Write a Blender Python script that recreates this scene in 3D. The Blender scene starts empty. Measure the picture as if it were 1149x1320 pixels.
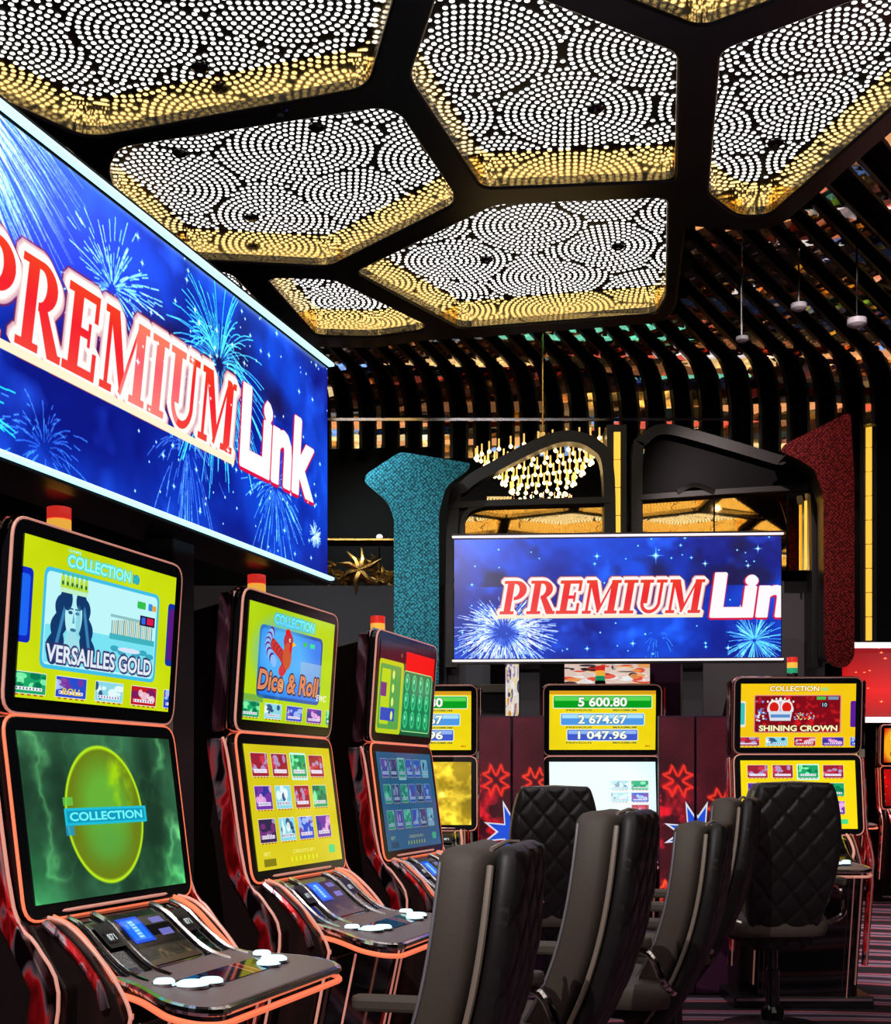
import bpy, bmesh, math, random
import numpy as np
from mathutils import Vector, Matrix
C = bpy.context.scene.collection
PI = math.pi
rnd = random.Random(7)
# ------------------------------------------------------------------ camera, world, lights, exposure
F, CX, HY, CAMZ = 1621.0, 574.5, 1005.0, 1.15
cam_d = bpy.data.cameras.new('camera'); cam = bpy.data.objects.new('camera', cam_d); C.objects.link(cam)
cam_d.sensor_fit = 'HORIZONTAL'; cam_d.sensor_width = 36; cam_d.lens = 36 * F / 1149
cam_d.shift_y = (HY - 660) / 1149
cam_d.clip_end = 60
cam.location = (0, 0, CAMZ); cam.rotation_euler = (PI / 2, 0, 0)
bpy.context.scene.camera = cam
wd = bpy.data.worlds.new('world'); bpy.context.scene.world = wd; wd.use_nodes = True
wd.node_tree.nodes['Background'].inputs[0].default_value = (.35, .3, .4, 1)
wd.node_tree.nodes['Background'].inputs[1].default_value = .03
vs = bpy.context.scene.view_settings
bpy.context.scene.display_settings.display_device = 'sRGB'
vs.view_transform = 'Standard'; vs.look = 'None'; vs.exposure = 0.0; vs.gamma = 1; vs.use_curve_mapping = False

def lamp(name, kind, loc, energy, color, size=.1, target=None, spot=1.2):
    d = bpy.data.lights.new(name, kind); d.energy = energy; d.color = color
    if kind == 'AREA': d.size = size
    else: d.shadow_soft_size = size
    if kind == 'SPOT': d.spot_size = spot; d.spot_blend = .6
    o = bpy.data.objects.new(name, d); C.objects.link(o); o.location = loc
    if target is not None:
        o.rotation_euler = (Vector(target) - Vector(loc)).to_track_quat('-Z', 'Y').to_euler()
    return o
# added fill spots aimed at the chairs, columns, back row and carpet
lamp('fill_spot', 'SPOT', (-1.0, -.9, 4.0), 330, (1, .93, .9), .01, (.7, 3.4, .7), 1.2)
lamp('fill_spot', 'SPOT', (2.9, 3.2, 4.05), 60, (1, .85, .8), .01, (1.6, 6.2, 1.0), 1.2)
lamp('fill_spot', 'SPOT', (-.9, 5.2, 4.05), 90, (.8, .95, 1), .01, (-.35, 7.9, 3.0), .7)
lamp('fill_spot', 'SPOT', (1.8, 5.2, 4.05), 210, (1, .8, .75), .01, (2.45, 7.9, 2.9), .8)
lamp('fill_spot', 'SPOT', (-.2, 5.2, 4.05), 60, (1, .95, .95), .01, (.3, 7.2, 1.0), 1.3)
lamp('fill_spot', 'SPOT', (3.9, 8.0, 3.9), 520, (1, .82, .82), .01, (4.1, 8.6, 0), 1.35)
lamp('fill_spot', 'SPOT', (5.0, 11.5, 3.9), 300, (1, .8, .8), .01, (4.6, 11.2, 0), 1.3)

# ------------------------------------------------------------------ helpers
def P(px, py, Z):
    return Vector(((px - CX) * Z / F, Z, CAMZ + (HY - py) * Z / F))
def plan(px, py, h):          # point of a horizontal plane h above the camera
    Z = h * F / (HY - py)
    return ((px - CX) * Z / F, Z)

def new_mat(name):
    m = bpy.data.materials.new(name); m.use_nodes = True
    return m, m.node_tree, m.node_tree.nodes['Principled BSDF']
def mat(name, col, rough=.5, metal=0, emis=None, strength=0, coat=0, spec=None, bump=None):
    m, nt, b = new_mat(name)
    b.inputs['Base Color'].default_value = (*col, 1); b.inputs['Roughness'].default_value = rough
    b.inputs['Metallic'].default_value = metal; b.inputs['Coat Weight'].default_value = coat
    if spec is not None: b.inputs['Specular IOR Level'].default_value = spec
    if emis: b.inputs['Emission Color'].default_value = (*emis, 1); b.inputs['Emission Strength'].default_value = strength
    if bump:
        tc = nt.nodes.new('ShaderNodeTexCoord'); n = nt.nodes.new('ShaderNodeTexNoise'); bp = nt.nodes.new('ShaderNodeBump')
        n.inputs['Scale'].default_value = bump[0]; bp.inputs['Strength'].default_value = bump[1]; bp.inputs['Distance'].default_value = bump[2]
        nt.links.new(tc.outputs['Object'], n.inputs['Vector']); nt.links.new(n.outputs[0], bp.inputs['Height']); nt.links.new(bp.outputs[0], b.inputs['Normal'])
    return m
def ramp(nt, src, stops):
    r = nt.nodes.new('ShaderNodeValToRGB'); e = r.color_ramp.elements
    while len(e) < len(stops): e.new(.5)
    for el, (p, c) in zip(e, stops): el.position = p; el.color = (*c, 1)
    nt.links.new(src, r.inputs[0]); return r
def img_mat(name, img, strength=1.0, rough=.12, lit=False):
    m, nt, b = new_mat(name)
    t = nt.nodes.new('ShaderNodeTexImage'); t.image = img; t.extension = 'EXTEND'
    b.inputs['Roughness'].default_value = rough
    if lit:
        nt.links.new(t.outputs[0], b.inputs['Base Color'])
    else: b.inputs['Base Color'].default_value = (.01, .01, .012, 1)
    nt.links.new(t.outputs[0], b.inputs['Emission Color']); b.inputs['Emission Strength'].default_value = strength
    return m

def tag(o, label=None, cat=None, group=None, kind=None):
    if label: o['label'] = label
    if cat: o['category'] = cat
    if group: o['group'] = group
    if kind: o['kind'] = kind
    return o
def empty(name, loc=(0, 0, 0), rz=0, label=None, cat=None, group=None):
    o = bpy.data.objects.new(name, None); C.objects.link(o); o.location = loc; o.rotation_euler = (0, 0, rz)
    o.empty_display_size = .1
    return tag(o, label, cat, group)

class MB:
    def __init__(s): s.v = []; s.f = []; s.uv = {}
    def add(s, vs, fs):
        n = len(s.v); s.v += [tuple(v) for v in vs]; s.f += [tuple(i + n for i in f) for f in fs]; return n
    def box(s, c, d, rz=0, M=None):
        x, y, z = (q / 2 for q in d); vs = []
        for i in (-1, 1):
            for j in (-1, 1):
                for k in (-1, 1):
                    v = Vector((i * x, j * y, k * z))
                    if M: v = M @ v
                    elif rz: v = Matrix.Rotation(rz, 3, 'Z') @ v
                    vs.append(v + Vector(c))
        s.add(vs, [(0, 1, 3, 2), (4, 6, 7, 5), (0, 4, 5, 1), (2, 3, 7, 6), (0, 2, 6, 4), (1, 5, 7, 3)]); return s
    def prism(s, poly, fn0, fn1):          # closed outline, two faces
        n = len(poly)
        a = s.add([fn0(*p) for p in poly] + [fn1(*p) for p in poly], [])
        s.f.append(tuple(a + i for i in range(n))[::-1]); s.f.append(tuple(a + n + i for i in range(n)))
        for i in range(n):
            j = (i + 1) % n; s.f.append((a + i, a + j, a + n + j, a + n + i))
        return s
    def tube(s, pts, r, n=8, closed=False, flat=1.0):
        pts = [Vector(p) for p in pts]; m = len(pts); rings = []; up = None
        for i, p in enumerate(pts):
            t = (pts[(i + 1) % m] - pts[i - 1]) if closed else (pts[min(i + 1, m - 1)] - pts[max(i - 1, 0)])
            t.normalize()
            if up is None:
                up = Vector((0, 0, 1)) if abs(t.z) < .9 else Vector((0, 1, 0))
            a = t.cross(up); a.normalize(); b = a.cross(t); up = b
            rr = r[i] if isinstance(r, (list, tuple)) else r
            rings.append([p + (a * math.cos(2 * PI * k / n) + b * math.sin(2 * PI * k / n) * flat) * rr for k in range(n)])
        a = s.add([v for R in rings for v in R], [])
        for i in range(m if closed else m - 1):
            j = (i + 1) % m
            for k in range(n):
                l = (k + 1) % n; s.f.append((a + i * n + k, a + i * n + l, a + j * n + l, a + j * n + k))
        if not closed:
            s.f.append(tuple(a + k for k in range(n))[::-1]); s.f.append(tuple(a + (m - 1) * n + k for k in range(n)))
        return s
    def lathe(s, prof, c=(0, 0, 0), n=20):
        a = s.add([(c[0] + r * math.cos(2 * PI * k / n), c[1] + r * math.sin(2 * PI * k / n), c[2] + z) for r, z in prof for k in range(n)], [])
        for i in range(len(prof) - 1):
            for k in range(n):
                l = (k + 1) % n; s.f.append((a + i * n + k, a + i * n + l, a + (i + 1) * n + l, a + (i + 1) * n + k))
        s.f.append(tuple(a + k for k in range(n))[::-1]); s.f.append(tuple(a + (len(prof) - 1) * n + k for k in range(n)))
        return s
    def quad(s, a, b, c, d):               # with uv 0..1
        n = s.add([a, b, c, d], [(0, 1, 2, 3)]); s.uv[len(s.f) - 1] = [(0, 0), (1, 0), (1, 1), (0, 1)]; return s
    def build(s, name, m, parent=None, smooth=False, bevel=0):
        me = bpy.data.meshes.new(name); me.from_pydata(s.v, [], s.f); me.update()
        if s.uv:
            ul = me.uv_layers.new(name='uv')
            for fi, uvs in s.uv.items():
                for li, q in zip(me.polygons[fi].loop_indices, uvs): ul.data[li].uv = q
        else:
            bm = bmesh.new(); bm.from_mesh(me); bmesh.ops.recalc_face_normals(bm, faces=bm.faces); bm.to_mesh(me); bm.free()
        if m: me.materials.append(m)
        o = bpy.data.objects.new(name, me); C.objects.link(o)
        if smooth:
            for p in me.polygons: p.use_smooth = True
            try: me.set_sharp_from_angle(angle=math.radians(40))
            except Exception: pass
        if bevel:
            b = o.modifiers.new('bevel', 'BEVEL'); b.width = bevel; b.segments = 2; b.limit_method = 'ANGLE'
        if parent: o.parent = parent
        return o

def round_poly(pts, r, seg=4):
    out = []; n = len(pts)
    for i in range(n):
        p = Vector(pts[i]); a = Vector(pts[i - 1]) - p; b = Vector(pts[(i + 1) % n]) - p
        la, lb = a.length, b.length; a.normalize(); b.normalize()
        k = min(r, la * .45, lb * .45); p0, p1 = p + a * k, p + b * k
        for t in range(seg + 1):
            t /= seg; q = p0 * (1 - t) ** 2 + p * 2 * t * (1 - t) + p1 * t * t; out.append(tuple(q))
    return out
def rrect(w, h, r, cx=0, cy=0, seg=5):
    return round_poly([(cx - w / 2, cy - h / 2), (cx + w / 2, cy - h / 2), (cx + w / 2, cy + h / 2), (cx - w / 2, cy + h / 2)], r * 1.4, seg)
def smooth_path(pts, n=6):
    pts = [Vector(p) for p in pts]; out = []
    for i in range(len(pts) - 1):
        p0 = pts[max(i - 1, 0)]; p1 = pts[i]; p2 = pts[i + 1]; p3 = pts[min(i + 2, len(pts) - 1)]
        for k in range(n):
            t = k / n
            out.append(.5 * ((2 * p1) + (p2 - p0) * t + (2 * p0 - 5 * p1 + 4 * p2 - p3) * t * t + (3 * p1 - p0 - 3 * p2 + p3) * t ** 3))
    out.append(pts[-1]); return out
def inside(poly, X, Y):
    r = np.zeros(np.shape(X), bool); n = len(poly); j = n - 1
    for i in range(n):
        xi, yi = poly[i]; xj, yj = poly[j]
        if yi != yj: r ^= ((yi > Y) != (yj > Y)) & (X < (xj - xi) * (Y - yi) / (yj - yi) + xi)
        j = i
    return r

# ------------------------------------------------------------------ drawn screen pictures (numpy, nothing loaded)
_tc = {}
def glyph_tris(s, bold=0.0, shear=0.0):
    key = (s, bold, shear)
    if key not in _tc:
        cu = bpy.data.curves.new('t', 'FONT'); cu.body = s; cu.size = 1; cu.offset = bold; cu.shear = shear; cu.resolution_u = 3
        o = bpy.data.objects.new('t', cu); C.objects.link(o); bpy.context.view_layer.update()
        me = o.to_mesh(); me.calc_loop_triangles()
        v = np.array([w.co[:2] for w in me.vertices]).reshape(-1, 2)
        t = np.array([l.vertices[:] for l in me.loop_triangles]).reshape(-1, 3)
        o.to_mesh_clear(); bpy.data.objects.remove(o); bpy.data.curves.remove(cu)
        v = (v - v.min(0)) / np.maximum(v.max(0) - v.min(0), 1e-6)
        _tc[key] = v[t]
    return _tc[key]
def R_(a, b, c, d): return [(a, b), (c, b), (c, d), (a, d)]
def ring(cx, cy, ro, ri, a0, a1, ry=1.0, ryi=None):
    ryi = ry if ryi is None else ryi; A = [math.radians(a0 + (a1 - a0) * k / 14) for k in range(15)]
    return [(cx + ro * math.cos(a), cy + ro * ry * math.sin(a)) for a in A] + [(cx + ri * math.cos(a), cy + ri * ryi * math.sin(a)) for a in A[::-1]]
SER = lambda x0, x1: [R_(x0, 0, x1, .09), R_(x0, .91, x1, 1)]
GL = {
 'P': (.9, [R_(.13, 0, .37, 1), R_(0, 0, .5, .09), R_(0, .91, .45, 1), ring(.42, .71, .42, .16, -90, 90, .69, 1.2)]),
 'R': (1.0, [R_(.13, 0, .37, 1), R_(0, 0, .5, .09), R_(0, .91, .45, 1), ring(.42, .73, .40, .15, -90, 90, .68, 1.2), [(.42, .5), (.62, .52), (.95, .09), (1.02, .09), (1.02, 0), (.72, 0)]]),
 'E': (.88, [R_(.13, 0, .37, 1), R_(0, 0, .8, .1), R_(0, .9, .78, 1), R_(.3, .45, .6, .55), R_(.68, .68, .78, 1), R_(.7, 0, .8, .32), R_(.55, .36, .62, .64)]),
 'M': (1.28, [R_(.1, 0, .2, 1), R_(.9, 0, 1.14, 1), R_(0, 0, .32, .09), R_(.8, 0, 1.24, .09), R_(0, .91, .3, 1), R_(.9, .91, 1.24, 1), [(.1, 1), (.36, 1), (.62, .3), (.55, .02)], [(.5, .05), (.6, .25), (.94, 1), (1.0, 1), (.58, .02)]]),
 'I': (.52, [R_(.13, 0, .37, 1)] + SER(0, .5)),
 'U': (1.0, [R_(.12, .3, .36, 1), R_(.72, .3, .83, 1), R_(0, .91, .48, 1), R_(.58, .91, .96, 1), ring(.475, .34, .36, .25, 180, 360, .95, .95)]),
}
def blur(a, n=1):
    for _ in range(n):
        a = (np.roll(a, 1, 0) + 2 * a + np.roll(a, -1, 0)) / 4; a = (np.roll(a, 1, 1) + 2 * a + np.roll(a, -1, 1)) / 4
    return a
def dilate(m, r):
    for _ in range(int(r)):
        m = np.maximum.reduce([m, np.roll(m, 1, 0), np.roll(m, -1, 0), np.roll(m, 1, 1), np.roll(m, -1, 1)])
        if _ % 2: m = np.maximum.reduce([m, np.roll(np.roll(m, 1, 0), 1, 1) * .9, np.roll(np.roll(m, -1, 0), -1, 1) * .9])
    return m
class Pic:                                   # y down, sRGB values
    def __init__(s, w, h, col):
        s.w, s.h = w, h; s.a = np.ones((h, w, 3)) * np.array(col, float)
        s.Y, s.X = np.mgrid[0:h, 0:w] + .5
    def put(s, m, col, al=1.0):
        m = np.clip(m, 0, 1)[..., None] * al; s.a = s.a * (1 - m) + np.array(col, float) * m
    def glow(s, m, col): s.a = s.a + m[..., None] * np.array(col, float)
    def pm(s, poly):
        xs = [p[0] for p in poly]; ys = [p[1] for p in poly]; m = np.zeros((s.h, s.w))
        x0, x1, y0, y1 = max(0, int(min(xs)) - 1), min(s.w, int(max(xs)) + 2), max(0, int(min(ys)) - 1), min(s.h, int(max(ys)) + 2)
        if x1 <= x0 or y1 <= y0: return m
        X, Y = s.X[y0:y1, x0:x1], s.Y[y0:y1, x0:x1]; acc = 0
        for dx in (-.25, .25):
            for dy in (-.25, .25): acc = acc + inside(poly, X + dx, Y + dy)
        m[y0:y1, x0:x1] = acc / 4; return m
    def poly(s, poly, col, al=1): s.put(s.pm(poly), col, al)
    def rect(s, x0, y0, x1, y1, col, al=1, r=0):
        if r: s.poly(round_poly([(x0, y0), (x1, y0), (x1, y1), (x0, y1)], r), col, al)
        else: s.a[max(0, int(y0)):int(y1), max(0, int(x0)):int(x1)] = s.a[max(0, int(y0)):int(y1), max(0, int(x0)):int(x1)] * (1 - al) + np.array(col) * al
    def em(s, cx, cy, rx, ry, soft=1.0):
        d = np.sqrt(((s.X - cx) / rx) ** 2 + ((s.Y - cy) / ry) ** 2); return np.clip((1 - d) * min(rx, ry) / soft + .5, 0, 1)
    def ell(s, cx, cy, rx, ry, col, al=1, soft=1.0): s.put(s.em(cx, cy, rx, ry, soft), col, al)
    def lines(s, L, b=1):                    # soft additive strokes (x0,y0,x1,y1,intensity0,intensity1)
        m = np.zeros((s.h, s.w))
        for x0, y0, x1, y1, i0, i1 in L:
            n = int(math.hypot(x1 - x0, y1 - y0) * 1.4) + 2; t = np.linspace(0, 1, n)
            x = (x0 + (x1 - x0) * t).astype(int); y = (y0 + (y1 - y0) * t).astype(int); k = (x >= 0) & (x < s.w) & (y >= 0) & (y < s.h)
            np.maximum.at(m, (y[k], x[k]), (i0 + (i1 - i0) * t)[k])
        return blur(m, b)
    def noise(s, sc, seed, octv=3):
        r = np.random.RandomState(seed); out = 0; amp = 1; tot = 0
        for o in range(octv):
            k = max(2, int(sc * 2 ** o)); kx = max(2, int(k * s.w / s.h)); g = r.rand(k + 2, kx + 2)
            y = np.linspace(0, k, s.h); x = np.linspace(0, kx, s.w); yi, xi = y.astype(int), x.astype(int)
            fy = (y - yi)[:, None]; fx = (x - xi)[None]; fy = fy * fy * (3 - 2 * fy); fx = fx * fx * (3 - 2 * fx)
            G = lambda a, b: g[np.ix_(a, b)]
            out = out + amp * (G(yi, xi) * (1 - fy) * (1 - fx) + G(yi + 1, xi) * fy * (1 - fx) + G(yi, xi + 1) * (1 - fy) * fx + G(yi + 1, xi + 1) * fy * fx)
            tot += amp; amp *= .55
        return out / tot
    def tm(s, txt, x0, y0, x1, y1, bold=0.0, shear=0.0):
        m = np.zeros((s.h, s.w)); T = glyph_tris(txt, bold, shear)
        P_ = np.empty_like(T); P_[..., 0] = x0 + T[..., 0] * (x1 - x0); P_[..., 1] = y1 - T[..., 1] * (y1 - y0)
        for t in P_:
            m = s._tri(m, t)
        return np.clip(m, 0, 1)
    def _tri(s, m, t):
        x0, x1, y0, y1 = max(0, int(t[:, 0].min()) - 1), min(s.w, int(t[:, 0].max()) + 2), max(0, int(t[:, 1].min()) - 1), min(s.h, int(t[:, 1].max()) + 2)
        if x1 <= x0 or y1 <= y0: return m
        acc = 0; X, Y = s.X[y0:y1, x0:x1], s.Y[y0:y1, x0:x1]
        for dx in (-.25, .25):
            for dy in (-.25, .25):
                e = [(t[(i + 1) % 3, 0] - t[i, 0]) * (Y + dy - t[i, 1]) - (t[(i + 1) % 3, 1] - t[i, 1]) * (X + dx - t[i, 0]) for i in range(3)]
                acc = acc + (((e[0] >= 0) & (e[1] >= 0) & (e[2] >= 0)) | ((e[0] <= 0) & (e[1] <= 0) & (e[2] <= 0)))
        m[y0:y1, x0:x1] += acc / 4; return m
    def text(s, txt, x0, y0, x1, y1, col, out=None, ow=2, bold=.01, shear=0, al=1):
        m = s.tm(txt, x0, y0, x1, y1, bold, shear)
        if out is not None: s.put(dilate(m, ow), out, al)
        s.put(m, col, al)
    def image(s, name):
        a = np.clip(s.a, 0, 1)
        im = bpy.data.images.new(name, s.w, s.h); buf = np.ones((s.h, s.w, 4), np.float32); buf[..., :3] = a[::-1]
        im.pixels.foreach_set(buf.ravel()); im.update(); im.pack(); return im

def burst(p, cx, cy, r, n, seed, r0=.15, grav=.0, col=(.5, .9, 1), k=1.0, sx=1.0, br=1, dash=False):
    q = random.Random(seed); L = []
    for i in range(n):
        a = q.uniform(0, 2 * PI); ra = r * q.uniform(.45, 1); rb = r * q.uniform(r0 * .5, r0 * 1.5); N = 5
        pts = [(cx + math.cos(a) * (rb + (ra - rb) * t / N) * sx, cy + math.sin(a) * (rb + (ra - rb) * t / N) + grav * r * (t / N) ** 2) for t in range(N + 1)]
        for t in range(N):
            if dash and q.random() < .45: continue
            i0 = (.5 + .5 * t / N); L.append((*pts[t], *pts[t + 1], i0, i0))
    p.glow(p.lines(L, br) * k, col)
def sparkle(p, x, y, r, col=(.6, 1, 1)):
    p.glow(p.lines([(x - r, y, x, y, .1, 1), (x, y, x + r, y, 1, .1), (x, y - r, x, y, .1, 1), (x, y, x, y + r, 1, .1)], 1) * 2.2, col)
    p.glow(np.exp(-((p.X - x) ** 2 + (p.Y - y) ** 2) / (r * .22 + 1) ** 2), col)
def premium(p, x0, y0, x1, y1, shear=.28):
    h = y1 - y0; tot = sum(GL[c][0] for c in 'PREMIUM') + .06 * 6; sc = (x1 - x0 - shear * h * .6) / tot; cx = x0
    m = np.zeros((p.h, p.w))
    for ch in 'PREMIUM':
        w, polys = GL[ch]
        for po in polys:
            m = np.maximum(m, p.pm([(cx + x * sc + y * shear * h * .6, y1 - y * h) for x, y in po]))
        cx += (w + .06) * sc
    o = dilate(m, max(3, h * .085)); p.put(np.clip(blur(o, 5) * .7, 0, 1), (1, .95, 1), .8)
    p.put(dilate(o, 2), (.62, .05, .12)); p.put(o, (1, .97, .95))
    # light bar behind and below the letters
    p.poly([(x0 - h * .1, y1 + h * .03), (x1 - h * .1, y1 + h * .03), (x1 - h * .12, y1 + h * .13), (x0 - h * .12, y1 + h * .13)], (1, .93, .8))
    g = (p.Y - y0) / h; col = np.stack([.93 + 0 * g, .12 + .25 * np.abs(g - .45), .12 + .1 * g], -1)
    st = (p.noise(1.5, 5, 2) > .62)[..., None] * .25
    p.a = p.a * (1 - m[..., None]) + (col + st) * m[..., None]
def link_word(p, txt, x0, y0, x1, y1):
    polys = {}
    m = p.tm(txt, x0, y0, x1, y1, .035, .12)
    sh = np.roll(np.roll(dilate(m, 5), 3, 0), -2, 1); sh[:, :60] = 0; m2 = dilate(m, 2); m2[:, :60] = 0; p.put(sh, (.86, .03, .25)); p.put(m2, (1, .98, 1))

def sign_pic(name, w, h, left):
    p = Pic(w, h, (.02, .08, .55)); n = p.noise(2.2, 3 if left else 8, 4); n2 = p.noise(5, 11, 3)
    g = np.clip((n - .3) * 2, 0, 1)[..., None]
    p.a = np.array((.01, .07, .50)) * (1 - g) + np.array((.06, .36, 1.0)) * g
    p.a += (np.clip(n2 - .62, 0, 1) * 1.2)[..., None] * np.array((.3, .6, 1))
    q = random.Random(3 if left else 9)
    dark = np.clip((p.noise(3, 21, 3) - .55) * 5, 0, 1)[..., None] * (p.Y < h * .4)[..., None]
    p.a = p.a * (1 - dark * .7) + np.array((.12, .03, .25)) * dark * .5
    if left:
        # sheaf of blue-white streaks upper left
        L = []
        for i in range(150):
            a = q.uniform(-.15, .75); r0 = q.uniform(40, 160); r1 = r0 + q.uniform(60, 260)
            cx, cy = w * .10, -h * .05
            pts = [(cx + math.cos(a) * (r0 + (r1 - r0) * t / 6), cy + math.sin(a) * (r0 + (r1 - r0) * t / 6) + 60 * (t / 6) ** 2) for t in range(7)]
            for t in range(6): L.append((*pts[t], *pts[t + 1], .9 - .1 * t, .8 - .1 * t))
        p.glow(p.lines(L, 1) * 1.5, (.8, .9, 1)); p.glow(p.em(w * .25, h * .12, w * .2, h * .3, h * .4) * .7, (.35, .45, 1))
        burst(p, w * .42, h * .30, h * .34, 150, 5, .1, .1, (.6, 1, 1), 2.0, dash=True)
        burst(p, w * .66, h * .32, h * .46, 170, 6, .12, .25, (.3, .95, 1), 2.0)
        burst(p, w * .12, h * .92, h * .46, 90, 7, .15, .15, (.1, 1, .9), 2.2)
        burst(p, w * .30, h * .95, h * .30, 60, 8, .15, .3, (.4, .8, 1), 1.2, dash=True)
        burst(p, w * .58, h * .72, h * .30, 60, 18, .15, .5, (.6, .85, 1), 1.1, dash=True)
        burst(p, w * .82, h * .70, h * .34, 110, 9, .1, .2, (.55, .85, 1), 1.3, dash=True)
        burst(p, w * .955, h * .83, h * .07, 60, 12, .1, 0, (.9, 1, 1), 1.6)
        premium(p, w * .185, h * .36, w * .71, h * .66)
        link_word(p, 'Link', w * .715, h * .33, w * .95, h * .68)
        for i in range(130): sparkle(p, q.uniform(w * .45, w), q.uniform(0, h), q.choice((2, 3, 4, 7, 9)), (.6, .9, 1))
        p.a = p.a
        if i == 0: p.glow(np.clip(p.noise(26, 31, 2) - .74, 0, 1) * 12, (.7, .9, 1))
    else:
        for i in range(60): sparkle(p, q.uniform(0, w), q.uniform(0, h), q.choice((3, 4, 5, 8)), (.4, .95, 1))
        for x, y, r in ((.62, .15, 30), (.44, .15, 14), (.77, .22, 14), (.90, .24, 12), (.93, .10, 18), (.41, .92, 12), (.55, .88, 12), (.84, .92, 14)): sparkle(p, w * x, h * y, r)
        burst(p, w * .155, h * .78, h * .36, 620, 5, .25, .12, (1, 1, 1), 1.6, 1.25, 1, True)
        p.ell(w * .155, h * .80, h * .1, h * .09, (.1, .3, .8), .7, 20)
        burst(p, w * .92, h * .86, h * .26, 120, 6, .1, .1, (.5, 1, 1), 1.6)
        burst(p, w * .62, h * .82, h * .2, 14, 16, .2, .6, (.5, .9, 1), 1.0, dash=True)
        premium(p, w * .14, h * .35, w * .775, h * .63)
        link_word(p, 'Link', w * .785, h * .30, w * 1.14, h * .665)
        for k in range(0, w, 4): p.a[:, k:k + 1] *= .96
        for k in range(0, h, 4): p.a[k:k + 1] *= .96
    return p.image(name)

def tile(p, x0, y0, x1, y1, k, seed):
    q = random.Random(seed); w, h = x1 - x0, y1 - y0
    pal = {'red': ((.75, .1, .15), (.95, .85, .9), (.45, .1, .4)), 'green': ((.1, .65, .4), (.55, 1, .7), (.0, .45, .3)), 'blue': ((.15, .3, .8), (.7, .8, 1), (.5, .2, .6)),
           'cyan': ((.55, .85, .9), (.95, 1, 1), (.1, .25, .45)), 'purple': ((.45, .2, .65), (.95, .7, .9), (.15, .2, .6)), 'rose': ((.62, .12, .2), (.85, .2, .3), (.7, .65, .85)), 'dark': ((.2, .15, .3), (.7, .65, .8), (.5, .2, .5))}[k]
    p.rect(x0 - 2, y0 - 2, x1 + 2, y1 + 2, (.95, .95, .9), r=4); p.rect(x0, y0, x1, y1, pal[0], r=3)
    m = p.pm(round_poly([(x0, y0), (x1, y0), (x1, y1), (x0, y1)], 3))
    for i in range(9):
        cx, cy = x0 + w * q.random(), y0 + h * q.uniform(.1, .7); p.put(p.em(cx, cy, w * q.uniform(.05, .2), h * q.uniform(.08, .25)) * m, q.choice(pal[1:]), .85)
    p.rect(x0 + w * .1, y0 + h * .70, x1 - w * .1, y0 + h * .86, (.97, .95, 1)); 
    for i in range(8): p.rect(x0 + w * (.12 + .1 * i), y0 + h * .73, x0 + w * (.16 + .1 * i), y0 + h * .83, pal[2])
    for i in range(5): p.rect(x0 + w * (.08 + .19 * i), y1 + 2, x0 + w * (.18 + .19 * i), y1 + 6, (.75, .3, .1))
def head_row(p, w, h, kinds):
    for i, k in enumerate(kinds):
        tile(p, w * (-.02 + .245 * i), h * .84, w * (.165 + .245 * i), h * .97, k, i + 3)

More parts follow.
